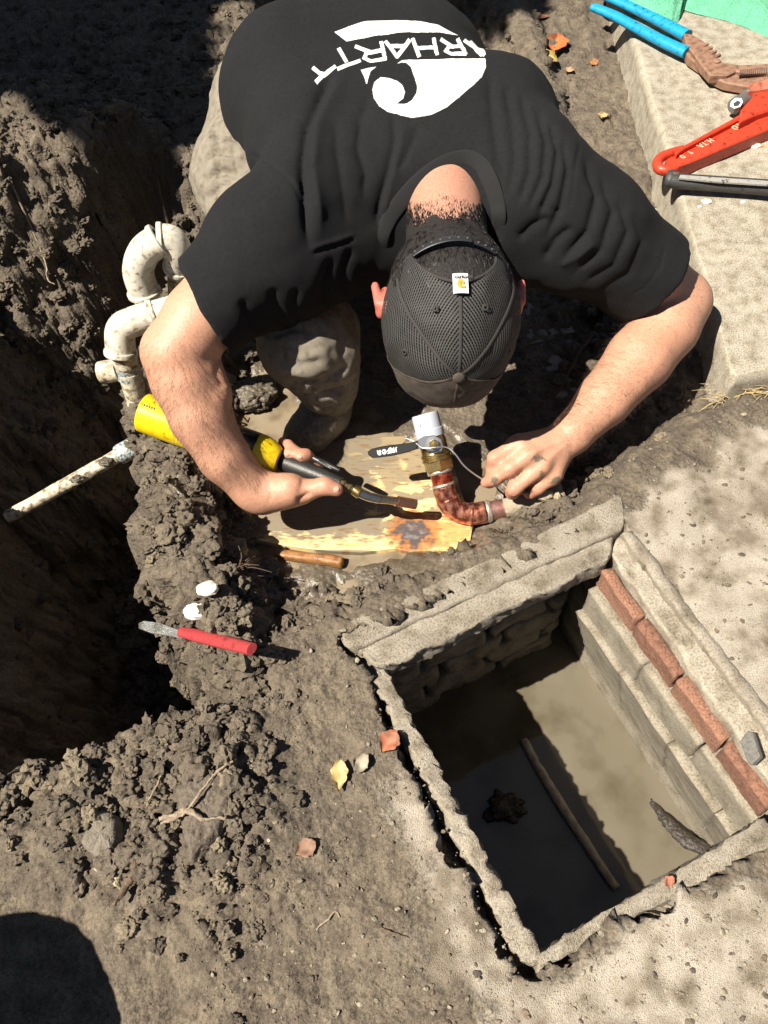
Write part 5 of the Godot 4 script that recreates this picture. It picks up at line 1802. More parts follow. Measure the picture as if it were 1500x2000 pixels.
func build_shirt(man: Node3D) -> void:
	var s := Body.new()
	s.k = 0.06
	s.cap(P(592, 190, 1.37), P(800, 168, 1.36), 0.148, 0.140)
	s.cap(P(625, 288, 1.28), P(955, 262, 1.27), 0.122, 0.118)
	s.cap(P(665, 372, 1.205), P(1020, 345, 1.20), 0.092, 0.090)
	s.chain([P(605, 395, 1.17), P(512, 492, 1.15), P(405, 605, 1.135), P(370, 645, 1.135)], [0.088, 0.080, 0.0600, 0.0590])
	s.chain([P(555, 535, 1.175), P(640, 515, 1.19)], [0.070, 0.058])
	s.chain([P(1045, 385, 1.185), P(1150, 452, 1.215), P(1262, 540, 1.265), P(1300, 568, 1.285)], [0.088, 0.080, 0.0650, 0.0640])
	s.chain([P(1000, 415, 1.20), P(1090, 472, 1.225)], [0.070, 0.064])
	s.chain([P(700, 470, 1.24), P(960, 470, 1.24)], [0.07, 0.07])
	# neck opening
	s.cut(P(872, 392, 1.015), P(885, 490, 1.13), 0.072)
	# sleeve ends
	var al := toW(-0.88, -0.47, 0.0).normalized()
	var el := P(402, 605, 1.135)
	var ad := (P(346, 690, 1.135) - P(470, 530, 1.14)).normalized()
	var ar := (P(1322, 588, 1.30) - P(1180, 475, 1.215)).normalized()
	var er := P(1267, 540, 1.27)
	s.plane(el, al, 0.16); s.plane(er, ar, 0.16)
	s.cut(el - ad * 0.03, el + ad * 0.12, 0.0560); s.cut(er - ar * 0.03, er + ar * 0.1, 0.0605)
	var mb := s.nets(0.0042)
	s.relax(mb, 2)
	var n0 := mb.normals()
	for i in mb.v.size():
		var p := mb.v[i]
		mb.v[i] += n0[i] * (n_a.get_noise_3dv(p * 1.3) * 0.005)
	var F := []
	# creases of the back and the torch-side shoulder
	F.push_back([[[655, 130], [625, 185], [598, 240], [590, 310], [598, 400], [606, 500]], 11.2, -0.0149])
	F.push_back([[[680, 140], [648, 195], [620, 250], [612, 320], [620, 400], [628, 480]], 16.2, 0.0081])
	F.push_back([[[730, 165], [705, 230], [700, 290], [716, 340], [708, 400]], 10.0, -0.0054])
	F.push_back([[[765, 200], [772, 270], [758, 340], [742, 400], [735, 450]], 8.8, -0.0074])
	F.push_back([[[790, 240], [778, 300], [760, 370], [745, 430]], 10.0, 0.0047])
	F.push_back([[[820, 240], [800, 290], [775, 340]], 8.8, -0.0047])
	F.push_back([[[655, 220], [660, 300], [672, 380], [680, 450]], 12.5, -0.0047])
	F.push_back([[[520, 180], [495, 240], [490, 290]], 12.5, -0.0027])
	F.push_back([[[955, 130], [962, 220], [972, 300], [985, 360]], 10.0, -0.0068])
	F.push_back([[[985, 150], [1000, 230], [1005, 310], [992, 390]], 10.0, -0.0074])
	F.push_back([[[1015, 170], [1035, 250], [1035, 330], [1010, 410]], 10.0, -0.0081])
	F.push_back([[[1045, 195], [1068, 270], [1062, 340], [1028, 420]], 8.8, -0.0081])
	F.push_back([[[1072, 225], [1092, 290], [1082, 360], [1045, 440]], 8.8, -0.0081])
	F.push_back([[[1100, 260], [1112, 330], [1098, 400], [1060, 480]], 8.8, -0.0068])
	F.push_back([[[1140, 300], [1168, 380], [1150, 450], [1090, 520]], 10.0, -0.0081])
	F.push_back([[[1170, 330], [1200, 410], [1175, 490], [1110, 545]], 10.0, -0.0068])
	F.push_back([[[1205, 375], [1230, 450], [1200, 520], [1130, 560]], 10.0, -0.0061])
	F.push_back([[[1235, 410], [1258, 470], [1230, 535], [1160, 575]], 10.0, -0.0047])
	F.push_back([[[1090, 520], [1130, 500], [1165, 470]], 10.0, 0.0054])
	F.push_back([[[1010, 470], [1040, 440], [1075, 425]], 10.0, -0.0068])
	F.push_back([[[1060, 510], [1085, 470], [1120, 440]], 10.0, -0.0068])
	F.push_back([[[560, 650], [540, 600], [530, 560]], 10.0, -0.0068])
	F.push_back([[[590, 640], [572, 600], [580, 560]], 8.8, -0.0068])
	F.push_back([[[520, 660], [490, 620], [470, 580]], 11.2, -0.0054])
	F.push_back([[[640, 600], [635, 550], [650, 500]], 10.0, -0.0068])
	F.push_back([[[680, 580], [672, 530], [690, 480]], 10.0, -0.0068])
	# seams
	F.push_back([[[480, 296], [530, 320], [570, 355], [600, 410]], 3.2, -0.002])
	F.push_back([[[484, 289], [534, 313], [576, 348], [608, 405]], 4.0, 0.0013])
	F.push_back([[[604, 488], [625, 480], [660, 470], [700, 455]], 4.0, 0.003])
	F.push_back([[[606, 497], [630, 489], [664, 479], [700, 464]], 4.0, -0.003])
	F.push_back([[[1135, 268], [1124, 330], [1118, 380], [1110, 420]], 3.4, -0.002])
	F.push_back([[[1052, 400], [1080, 408], [1112, 420]], 3.4, -0.002])
	F.push_back([[[376, 520], [392, 580], [420, 630], [455, 668]], 2.6, -0.0013])
	F.push_back([[[1302, 470], [1290, 520], [1262, 560], [1220, 583]], 2.6, -0.0013])
	fold(mb, F)
	# print on the back: texture in the axes of the back
	var org := P(780, 330, 1.1)
	var ex := (P(1000, 300, 1.1) - P(600, 320, 1.1)).normalized()
	var ey := (P(720, 60, 1.22) - P(820, 330, 1.08)); ey = (ey - ex * ey.dot(ex)).normalized()
	for i in mb.v.size():
		var r := mb.v[i] - org
		mb.uv[i] = Vector2(r.dot(ex) / 0.9 + 0.5, 0.5 - r.dot(ey) / 0.9)
	print_texture(s, org, ex, ey)
	mb.two = true
	var sh := part(man, "shirt", mb, M.shirt)
	print("  shirt ", mb.v.size())
	# ribbed collar following the opening
	s.CA.remove_at(0); s.CD.remove_at(0); s.CR.remove_at(0); s.CL.remove_at(0)
	var cp := []
	for e in [[745, 470], [759, 430], [785, 392], [818, 356], [859, 326], [905, 311], [936, 322], [957, 354], [970, 395], [974, 430]]:
		var d := (P(e[0], e[1], 1.0) - cam_pos).normalized()
		var t := s.march(cam_pos, d, 0.7, 1.6)
		cp.push_back(cam_pos + d * (t if t > 0 else 1.1))
	cp.push_front(P(748, 520, px_of(cp[0]).z + 0.05)); cp.push_back(P(968, 480, px_of(cp[-1]).z + 0.05))
	mb = MB.new()
	tube(mb, smooth_path(cp, 8), [0.010, 0.0125, 0.013, 0.0125, 0.010], 14, Color.WHITE, true, 0.17, (cam_pos - cp[4]).normalized())
	part(sh, "collar", mb, M.shirt_rib)

func print_texture(s: Body, org: Vector3, ex: Vector3, ey: Vector3) -> void:
	var S := 1024
	var im := Image.create(S, S, false, Image.FORMAT_RGBA8)
	im.fill(Color(0.8, 0.8, 0.8, 0.0))
	var white := Color(0.80, 0.81, 0.80).linear_to_srgb()
	var tx := func(zx: float, zy: float) -> Vector2:       # point of the print as seen -> point of the cloth
		var d := (P(400.0 + zx / 2.5, zy / 2.5, 1.0) - cam_pos).normalized()
		var t := s.march(cam_pos, d, 0.7, 1.8)
		if t < 0: t = 1.25
		var r := cam_pos + d * t - org
		return Vector2(r.dot(ex) / 0.9 + 0.5, 0.5 - r.dot(ey) / 0.9) * S
	var shapes := []
	shapes.push_back([[632, 147], [700, 120], [800, 98], [930, 90], [1040, 97], [1140, 120], [1238, 172], [1150, 158], [1060, 155], [960, 158], [850, 172], [760, 187], [692, 200], [655, 168]])
	shapes.push_back([[940, 305], [962, 288], [1000, 282], [1150, 290], [1370, 280], [1373, 320], [1352, 370], [1300, 425], [1240, 480], [1180, 530], [1110, 562], [1010, 577], [960, 565], [930, 550], [890, 545], [852, 518], [826, 472], [818, 430], [828, 395], [858, 372], [900, 375], [940, 388], [965, 412], [977, 445], [968, 478], [935, 505], [985, 507], [1012, 490], [1034, 452], [1038, 420], [1025, 370], [1006, 320], [985, 300], [962, 298]])
	shapes.push_back([[762, 341], [838, 326], [808, 348], [798, 375], [790, 408], [778, 370]])
	for line_ in [[[530, 340], [560, 368], [582, 372]], [[545, 414], [572, 382], [635, 335]], [[655, 232], [690, 306]], [[652, 348], [756, 300]],
			[[738, 216], [815, 250]], [[862, 196], [880, 284], [810, 300], [778, 284], [788, 254], [868, 240]],
			[[884, 192], [938, 270], [998, 184]], [[908, 216], [976, 212]], [[1016, 176], [1046, 264]], [[1118, 172], [1134, 262]], [[1032, 222], [1128, 218]],
			[[1156, 176], [1214, 218]], [[1236, 178], [1272, 258], [1204, 258], [1176, 240], [1192, 216], [1254, 216]], [[1270, 188], [1350, 262]], [[1300, 190], [1362, 262]]]:
		for i in line_.size() - 1:
			var a := Vector2(line_[i][0], lerpf(line_[i][1], 285.0, 0.13)); var b := Vector2(line_[i + 1][0], lerpf(line_[i + 1][1], 285.0, 0.13))
			var n := (b - a).normalized().orthogonal() * 9.0
			var e := (b - a).normalized() * 5.0
			shapes.push_back([[a.x - e.x + n.x, a.y - e.y + n.y], [b.x + e.x + n.x, b.y + e.y + n.y], [b.x + e.x - n.x, b.y + e.y - n.y], [a.x - e.x - n.x, a.y - e.y - n.y]])
	for sh in shapes:
		var poly := PackedVector2Array()
		for i in sh.size():
			var a := Vector2(sh[i][0], sh[i][1]); var b := Vector2(sh[(i + 1) % sh.size()][0], sh[(i + 1) % sh.size()][1])
			var steps := maxi(1, int(a.distance_to(b) / 25.0))
			for k in steps: poly.push_back(tx.call(lerpf(a.x, b.x, float(k) / steps), lerpf(a.y, b.y, float(k) / steps)))
		var r := Rect2(poly[0], Vector2.ZERO)
		for q in poly: r = r.expand(q)
		for y in range(maxi(0, int(r.position.y)), mini(S - 1, int(r.end.y) + 1)):
			var xs := []
			for i in poly.size():
				var a := poly[i]; var b := poly[(i + 1) % poly.size()]
				if (a.y > y + 0.5) != (b.y > y + 0.5): xs.push_back(a.x + (y + 0.5 - a.y) / (b.y - a.y) * (b.x - a.x))
			xs.sort()
			for k in range(0, xs.size() - 1, 2):
				for x in range(maxi(0, roundi(xs[k])), mini(S, roundi(xs[k + 1]))): im.set_pixel(x, y, white)
	M.shirt.detail_enabled = true; M.shirt.detail_uv_layer = BaseMaterial3D.DETAIL_UV_2
	M.shirt.detail_albedo = ImageTexture.create_from_image(im)

func build_trousers(man: Node3D) -> void:
	var s := Body.new()
	s.k = 0.04
	s.cap(P(560, 200, 1.47), P(800, 180, 1.46), 0.125, 0.125)
	s.cap(P(520, 240, 1.46), P(468, 345, 1.41), 0.11, 0.078)
	s.chain([P(468, 345, 1.41), P(530, 520, 1.35), P(590, 668, 1.255)], [0.080, 0.076, 0.058])
	s.chain([P(585, 680, 1.255), P(618, 695, 1.285), P(636, 738, 1.335), P(642, 762, 1.365)], [0.060, 0.059, 0.048, 0.043])
	s.cap(P(610, 650, 1.29), P(655, 640, 1.33), 0.055, 0.045)
	s.chain([P(830, 230, 1.47), P(850, 430, 1.44), P(860, 560, 1.46)], [0.10, 0.08, 0.062])
	s.chain([P(860, 565, 1.46), P(800, 420, 1.56), P(760, 300, 1.62)], [0.058, 0.055, 0.045])
	var mb := s.nets(0.006)
	s.relax(mb, 1)
	var n0 := mb.normals()
	for i in mb.v.size():
		var p := mb.v[i]
		var f := n_b.get_noise_3d(p.x * 1.8, p.y * 3.5, p.z * 1.8)
		mb.v[i] += n0[i] * (f * 0.004 + n_a.get_noise_3dv(p * 1.6) * 0.007)
	fold(mb, [
		[[[545, 740], [600, 748], [650, 738], [690, 710]], 7.0, -0.009], [[[575, 770], [620, 778], [670, 762]], 6.0, -0.006], [[[560, 705], [590, 735], [640, 742]], 9.0, 0.004],
		[[[398, 310], [425, 292], [470, 300]], 7.0, -0.010], [[[396, 350], [425, 335], [470, 340]], 7.0, -0.010], [[[410, 262], [440, 258], [470, 275]], 6.0, -0.008], [[[405, 392], [430, 365], [455, 352]], 6.0, -0.008], [[[418, 235], [430, 300], [422, 380]], 5.0, -0.005], [[[530, 660], [570, 640], [620, 650]], 6.0, -0.006], [[[540, 700], [580, 715], [640, 700]], 6.0, -0.006], [[[600, 760], [640, 770], [680, 755]], 6.0, -0.007],
		[[[520, 640], [535, 690], [560, 725]], 5.0, -0.003], [[[655, 620], [668, 660], [672, 700]], 8.0, -0.006]])
	part(man, "trousers", mb, M.trousers)
	print("  trousers ", mb.v.size())
	# boots
	var b := Body.new()
	b.k = 0.02
	b.chain([P(645, 775, 1.395), P(634, 808, 1.40), P(602, 846, 1.39), P(588, 860, 1.395)], [0.043, 0.042, 0.037, 0.032])
	b.cap(P(640, 800, 1.432), P(594, 868, 1.42), 0.043, 0.037, Vector3.UP, 1.8)
	var bm := b.nets(0.005)
	b.relax(bm, 1)
	for i in bm.v.size():
		var p := bm.v[i]
		bm.v[i] += Vector3(n_d.get_noise_3dv(p), n_d.get_noise_3dv(p + Vector3.ONE), n_d.get_noise_3dv(p * 1.1)) * 0.0025
	var boot := part(man, "boot", bm, M.boot_mud)
	for k in 4:
		bm = MB.new()
		var y := 800.0 + k * 7.0
		tube(bm, smooth_path([P(592 + k, y - 2, 1.37 + k * 0.001), P(612, y - 4, 1.36 + k * 0.001), P(640, y - 3, 1.363 + k * .001)], 4), [0.0028, 0.003, 0.0028], 7)
		part(boot, "lace", bm, M.lace)
	bm = MB.new()
	prism(bm, [P(585, 803, 1.3779), P(598, 797, 1.3703), P(640, 798, 1.3684), P(652, 806, 1.3750), P(630, 826, 1.3684), P(604, 826, 1.3694)], -(cam_pos - P(615, 810, 1.3731)).normalized() * 0.02, 0.003)
	part(boot, "tongue", bm, M.boot_leather, 40)
	# other boot, in the shade under the body
	b = Body.new()
	b.k = 0.02
	b.chain([P(760, 300, 1.62), P(735, 330, 1.66), P(760, 400, 1.67)], [0.046, 0.044, 0.036])
	part(man, "boot", b.nets(0.007), M.boot_mud)

func build_hair(man: Node3D, hm: MB) -> void:
	var blade := MB.new()
	tube(blade, smooth_path([Vector3.ZERO, Vector3(0.02, 0.4, 0.0), Vector3(0.0, 0.75, 0.05), Vector3(-0.03, 1.0, 0.14)], 2), [0.030, 0.026, 0.006], 3, Color.WHITE, false)
	var spots := []
	var nrm := hm.normals()
	for tries in 120000:
		if spots.size() > 24000: break
		var k := rng.randi() % hm.v.size()
		var n := nrm[k]
		var p := hm.v[k] + (n.cross(Vector3(rng.randfn(), rng.randfn(), rng.randfn()))) * 0.002
		var rel := p - HC
		var d := rel.normalized()
		if d.dot(HF) > (0.35 if d.dot(HU) < 0.3 else 0.75): continue
		var q := px_of(p)
		if q.y < 392.0 + absf(q.x - 875) * 0.16 + n_d.get_noise_3dv(p) * 14.0: continue
		if rel.dot(HU) < -0.085 and rel.dot(HF) > -0.03: continue
		var lie := (-HU * 0.9 - HF * 0.3 + HL * 0.12 + Vector3(rng.randfn(), rng.randfn(), rng.randfn()) * 0.22)
		lie = (lie - n * lie.dot(n)).normalized()
		var under := rel.dot(HU) > 0.035
		var up := (n * (0.2 if not under else 0.1) + lie).normalized()
		var bx := up.cross(n).normalized()
		var L := rng.randf_range(0.012, 0.021) * lerpf(0.5, 1.0, sm(395, 450, q.y))
		spots.push_back(Transform3D(Basis(bx, up, bx.cross(up)).scaled_local(Vector3(L * (1.6 if not under else 2.6), L, -L)), p - n * 0.001 - man.position))
	# the mass of short hair under the loose ends
	var mass := MB.new()
	var at := PackedInt32Array(); at.resize(hm.v.size()); at.fill(-1)
	for k in hm.v.size():
		var p := hm.v[k]; var rel := p - HC
		var d := rel.normalized()
		if d.dot(HF) > (0.35 if d.dot(HU) < 0.3 else 0.75): continue
		var q := px_of(p)
		if q.y < 424.0 + absf(q.x - 875) * 0.16 + n_d.get_noise_3dv(p) * 22.0: continue
		if rel.dot(HU) < -0.085 and rel.dot(HF) > -0.03: continue
		at[k] = mass.add(p + nrm[k] * (0.0016 + 0.0012 * n_e.get_noise_3dv(p)))
	for k in range(0, hm.idx.size(), 3):
		if at[hm.idx[k]] >= 0 and at[hm.idx[k + 1]] >= 0 and at[hm.idx[k + 2]] >= 0: mass.tri(at[hm.idx[k]], at[hm.idx[k + 1]], at[hm.idx[k + 2]])
	part(man, "hair_mass", mass, M.hair_mass)
	multi(man, "hair", blade.mesh(M.hair), M.hair, spots)
	print("  hair ", spots.size())

# ------------------------------------------------------------------ cap
func cap_pt(th: float, ph: float, grow := 0.0) -> Vector3:      # th from the button, ph from the front
	var sth := sin(th)
	var sq := 1.0 + 0.04 * sth
	return HC + HU * (0.119 + grow) * cos(th) + HF * (0.116 + grow) * sth * cos(ph) * sq + HL * (0.0905 + grow) * sth * sin(ph) * sq
func cap_rim(ph: float) -> float:      # where the crown ends
	var back := absf(wrapf(ph - PI, -PI, PI))
	var r := deg_to_rad(lerpf(101.0, 97.0, 0.5 - 0.5 * cos(ph)))
	if back < 0.62: r -= deg_to_rad(38.0) * sqrt(maxf(0.0, 1.0 - pow(back / 0.62, 2.0)))
	return r

func build_cap(man: Node3D) -> void:
	var cap := Node3D.new()
	cap.name = "cap"
	man.add_child(cap)
	cap.position = HC - man.position
	var seams := [deg_to_rad(-70), 0.0, deg_to_rad(70), deg_to_rad(126), PI, deg_to_rad(234), deg_to_rad(290)]
	for i in 6:
		var a: float = seams[i]; var b: float = seams[i + 1]
		var mb := MB.new()
		var nu := 26; var nv := 34
		var front := i < 2
		for j in nv + 1:
			for k in nu + 1:
				var ph := lerpf(a, b, float(k) / nu)
				var th := cap_rim(ph) * lerpf(0.02, 1.0, float(j) / nv)
				var u := float(k) / nu
				var puff := sin(PI * u) * 0.002 * sin(th)
				var p := cap_pt(th, ph, puff + (0.0012 if front else 0.0))
				p += (p - HC).normalized() * (n_a.get_noise_3dv(p * 1.4) * 0.006 + n_b.get_noise_3dv(p * 2.0) * 0.003)
				var mid := (a + b) * 0.5
				var lx := (ph - mid) * sin(th) * 0.105; var ly := th * 0.117
				# threads run slantwise to the middle seam, mirrored on the two sides
				var sg := 1.0 if i < 4 else -1.0
				mb.add(p, Color.WHITE, Vector2(lx + sg * ly * 0.75, ly - sg * lx * 0.75) * 25.0)
		for j in nv:
			for k in nu:
				var q := j * (nu + 1) + k
				mb.quad(q, q + nu + 1, q + nu + 2, q + 1)
		var nn := mb.normals()
		if nn[mb.v.size() / 2].dot(mb.v[mb.v.size() / 2] - HC) < 0:
			for k in range(0, mb.idx.size(), 3):
				var z := mb.idx[k + 1]; mb.idx[k + 1] = mb.idx[k + 2]; mb.idx[k + 2] = z
		part(cap, "front_panel" if front else "mesh_panel", mb, M.cap_canvas if front else M.cap_mesh)
		# eyelet
		if i != 0 and i != 1:
			var em := MB.new()
			var pe := cap_pt(deg_to_rad(47), (a + b) * 0.5, 0.003)
			var ne := (pe - HC).normalized()
			lathe(em, pe - ne * 0.001, ne, [[0, 0.0046], [0.0012, 0.0042], [0.0016, 0.0032], [0.001, 0.0018]], 14)
			part(cap, "eyelet", em, M.cap_thread)
	for i in 6:
		var ph: float = seams[i]
		var pts := PackedVector3Array()
		for j in 25:
			pts.push_back(cap_pt(cap_rim(ph) * lerpf(0.05, 1.0, j / 24.0), ph, 0.0012))
		for k in range(0, pts.size()):
			var p := pts[k]
			pts[k] += (p - HC).normalized() * (n_a.get_noise_3dv(p * 1.4) * 0.006 + n_b.get_noise_3dv(p * 2.0) * 0.003)
		var mb := MB.new()
		tube(mb, pts, [0.0022, 0.0026], 8, Color.WHITE, true, 0.3, (pts[12] - HC).normalized())
		part(cap, "seam", mb, M.cap_thread if i > 2 else M.cap_canvas)
	# piping round the edge, with the arch at the back
	var mb := MB.new()
	var rim := PackedVector3Array()
	for k in 121:
		var ph := TAU * k / 120.0
		rim.push_back(cap_pt(cap_rim(ph), ph, 0.0012))
	tube(mb, rim, [0.0022, 0.0022], 8, Color.WHITE, false)
	part(cap, "binding", mb, M.cap_thread)
	# peak, pointing down and away
	mb = MB.new()
	var n := 24
	for j in 9:
		for k in n + 1:
			var ph := lerpf(-1.0, 1.0, float(k) / n)
			var base := cap_pt(cap_rim(ph), ph, 0.001)
			var out := (HF * 0.93 - HU * (0.25 + 0.35 * ph * ph)).normalized()
			mb.add(base + out * 0.072 * (float(j) / 8.0) * sqrt(maxf(0.0, 1.0 - pow(absf(ph) / 1.0, 3.0))))
	for j in 8:
		for k in n:
			var q := j * (n + 1) + k
			mb.quad(q, q + n + 1, q + n + 2, q + 1)
	part(cap, "peak", mb, M.cap_canvas)
	# button
	mb = lump(9, 0.02, 3, Vector3.ONE)
	var bp := cap_pt(0.0, 0.0, 0.002)
	for i in mb.v.size():
		var p := mb.v[i]
		mb.v[i] = bp + HL * p.x * 0.0082 + HF * p.z * 0.0082 + HU * (p.y * 0.0045 + 0.002)
	part(cap, "button", mb, M.cap_canvas)
	# snap strap across the opening
	for e in [[-0.56, 0.16, 0.0055, 0.004], [-0.20, 0.60, 0.0068, 0.0062]]:
		mb = MB.new()
		var sp := []
		for k in 13:
			var ph: float = PI + lerpf(e[0], e[1], k / 12.0)
			sp.push_back(cap_pt(deg_to_rad(91.0), ph, e[3]))
		tube(mb, smooth_path(sp, 3), [e[2], e[2]], 10, Color.WHITE, true, 0.25, (sp[6] - HC).normalized())
		var strap := part(cap, "strap", mb, M.strap)
		for k in 7:
			var ph: float = PI + lerpf(e[0] + 0.06, e[1] - 0.05, k / 6.0)
			var sm_ := MB.new()
			var c := cap_pt(deg_to_rad(91.0), ph, e[3] + 0.0015)
			lathe(sm_, c, c - HC, [[0, 0.0022], [0.0008, 0.0022], [0.0012, 0.0012], [0.0005, 0.0]], 10)
			part(strap, "stud", sm_, M.strap_stud)
	# sewn label above the opening
	mb = MB.new()
	var lt := 57.5
	for j in 9:
		for k in 9:
			var ph := PI + lerpf(-0.115, 0.115, k / 8.0) * (sin(deg_to_rad(60.0)) / sin(deg_to_rad(lerpf(lt - 6.0, lt + 6.0, j / 8.0))))
			mb.add(cap_pt(deg_to_rad(lerpf(lt - 6.0, lt + 6.0, j / 8.0)), ph, 0.0045), Color.WHITE)
	for j in 8:
		for k in 8:
			var q := j * 9 + k
			mb.quad(q, q + 9, q + 10, q + 1)
	var lab := part(cap, "label_patch", mb, M.patch)
	var nn2 := mb.normals()
	var lc := cap_pt(deg_to_rad(lt), PI, 0.0052)
	var lz := (lc - HC).normalized()
	var ly := (HU - lz * HU.dot(lz)).normalized()
	var lx := ly.cross(lz).normalized()
	mb = MB.new()
	var poly := []
	for e in [[-0.55, 0.6], [-0.1, 0.62], [0.3, 0.45], [0.5, 0.1], [0.42, -0.3], [0.1, -0.62], [-0.25, -0.55], [-0.5, -0.25], [-0.42, 0.05], [-0.2, 0.08], [-0.12, -0.12], [-0.28, -0.22], [-0.02, -0.25], [0.08, 0.05], [-0.1, 0.28], [-0.52, 0.22]]:
		poly.push_back(lc + lx * e[0] * 0.0098 + ly * (e[1] * 0.0098 + 0.0012) + lz * 0.0006)
	poly.reverse()
	prism(mb, poly, -lz * 0.0006)
	part(lab, "emblem", mb, M.emblem)
	text_on(lab, "carhartt", 0.0042, lc + lx * 0.0075 - ly * 0.0075 + lz * 0.0006, -lx, -ly, lz, M.print_dark, "lettering")
# ------------------------------------------------------------------ materials
func make_materials() -> void:
	var n_grain := noise_tex(1, 0.035, 5, true, 9.0)
	var n_fine := noise_tex(2, 0.09, 4, true, 7.0)
	var n_pit := noise_tex(3, 0.06, 3, true, 6.0, [], FastNoiseLite.TYPE_CELLULAR)
	var g_lo := Color(0.72, 0.70, 0.68); var g_hi := Color(1, 1, 1)
	var a_grain := noise_tex(4, 0.05, 5, false, 1, [[0.0, Color(0.55, 0.53, 0.52)], [0.45, Color(0.86, 0.85, 0.84)], [1.0, Color(1, 1, 1)]])
	var a_speck := noise_tex(5, 0.12, 3, false, 1, [[0.0, Color(0.5, 0.48, 0.45)], [0.3, Color(0.8, 0.79, 0.77)], [0.55, Color(0.9, 0.9, 0.89)], [1.0, Color(1, 1, 1)]])
	var a_patch := noise_tex(6, 0.012, 7, false, 1, [[0.0, Color(0.58, 0.55, 0.5)], [0.35, Color(0.84, 0.82, 0.79)], [0.6, Color(0.95, 0.94, 0.93)], [1.0, Color(1, 1, 1)]])
	var n_sand := noise_tex(27, 0.16, 4, true, 10.0, [], FastNoiseLite.TYPE_SIMPLEX_SMOOTH, 1024)
	M.grain = n_grain; M.fine = n_fine; M.a_grain = a_grain
	var d := mat(1, 1, 1, 0.95)
	d.vertex_color_use_as_albedo = true
	M.dirt = tri_mat(d, 5.0, n_grain, 1.0, a_grain)
	d = mat(0.95, 0.95, 0.95, 0.42)
	d.vertex_color_use_as_albedo = true
	d.metallic_specular = 0.5
	M.mud = tri_mat(d, 5.0, n_grain, 0.6, a_grain)
	d = mat(1, 1, 1, 0.95)
	d.vertex_color_use_as_albedo = true
	M.clod = tri_mat(d, 9.0, n_grain, 1.0, a_grain)
	var a_sp2 := noise_tex(29, 0.2, 3, false, 1, [[0.0, Color(0.52, 0.5, 0.47)], [0.30, Color(0.78, 0.77, 0.75)], [0.5, Color(0.93, 0.93, 0.92)], [1.0, Color(1, 1, 1)]])
	speck(M.dirt, a_sp2, 3.5); speck(M.clod, a_sp2, 9.0)
	d = mat(1, 1, 1, 0.95)
	d.vertex_color_use_as_albedo = true
	M.paving = speck(tri_mat(d, 3.0, n_sand, 0.55, a_patch), noise_tex(35, 0.2, 3, false, 1, [[0.0, Color(0.72, 0.7, 0.68)], [0.4, Color(0.93, 0.92, 0.91)], [1.0, Color(1, 1, 1)]]), 2.6)
	M.concrete = tri_mat(mat(0.43, 0.39, 0.33, 0.95), 3.4, n_sand, 0.9, a_patch)
	M.concrete_pale = tri_mat(mat(0.52, 0.475, 0.40, 0.95), 3.6, n_sand, 0.9, a_patch)
	M.concrete_step = tri_mat(mat(0.57, 0.53, 0.455, 0.95), 3.0, n_sand, 0.9, noise_tex(7, 0.02, 7, false, 1, [[0.0, Color(0.74, 0.71, 0.66)], [0.4, Color(0.90, 0.88, 0.85)], [0.62, Color(0.96, 0.95, 0.93)], [1.0, Color(1, 1, 1)]]))
	M.block = tri_mat(mat(0.40, 0.365, 0.30, 0.92), 3.6, n_sand, 0.8, a_patch)
	M.brick = tri_mat(mat(0.46, 0.235, 0.16, 0.94), 3.6, n_sand, 0.9, a_speck)
	M.brick2 = tri_mat(mat(0.38, 0.19, 0.13, 0.94), 3.6, n_sand, 0.9, a_grain)
	M.pvc_dirty = tri_mat(mat(0.45, 0.39, 0.31, 0.6), 7.0, n_fine, 0.4, a_patch)
	M.rotten = tri_mat(mat(0.045, 0.035, 0.028, 0.55), 7.0, n_grain, 1.0, a_grain)
	for k in [M.concrete, M.concrete_pale, M.concrete_step, M.block, M.brick, M.brick2]: speck(k, a_sp2, 2.4)
	M.slate = tri_mat(mat(0.20, 0.195, 0.18, 0.6), 7.0, n_fine, 0.5, a_grain)
	M.plaster = mat(0.72, 0.68, 0.58, 0.9)
	M.shaving = mat(0.50, 0.26, 0.06, 0.8)
	d = mat(0.14, 0.122, 0.09, 0.05)
	d.metallic_specular = 0.5
	d = tri_mat(d, 1.6, noise_tex(30, 0.012, 3, true, 1.5), 0.12, noise_tex(31, 0.008, 5, false, 1, [[0.0, Color(0.72, 0.7, 0.66)], [0.5, Color(0.95, 0.95, 0.94)], [1.0, Color(1, 1, 1)]]))
	M.vault_water = d
	d = mat(0.25, 0.205, 0.145, 0.1)
	d = tri_mat(d, 2.2, noise_tex(32, 0.02, 3, true, 1.5), 0.15, noise_tex(33, 0.012, 5, false, 1, [[0.0, Color(0.62, 0.6, 0.56)], [0.5, Color(0.92, 0.91, 0.9)], [1.0, Color(1, 1, 1)]]))
	M.puddle = d
	var a_dirtp := noise_tex(8, 0.016, 5, false, 1, [[0.0, Color(0.36, 0.29, 0.22)], [0.16, Color(0.5, 0.43, 0.34)], [0.26, Color(0.93, 0.92, 0.88)], [1.0, Color(1, 1, 1)]])
	var a_dirtp2 := noise_tex(9, 0.02, 5, false, 1, [[0.0, Color(0.32, 0.25, 0.18)], [0.34, Color(0.5, 0.42, 0.33)], [0.46, Color(0.88, 0.85, 0.78)], [1.0, Color(1, 1, 1)]])
	M.pvc = tri_mat(mat(0.74, 0.72, 0.66, 0.38), 6.0, n_fine, 0.12, a_dirtp)
	M.pvc_dirt2 = tri_mat(mat(0.68, 0.65, 0.56, 0.6), 6.0, n_fine, 0.3, a_dirtp2)
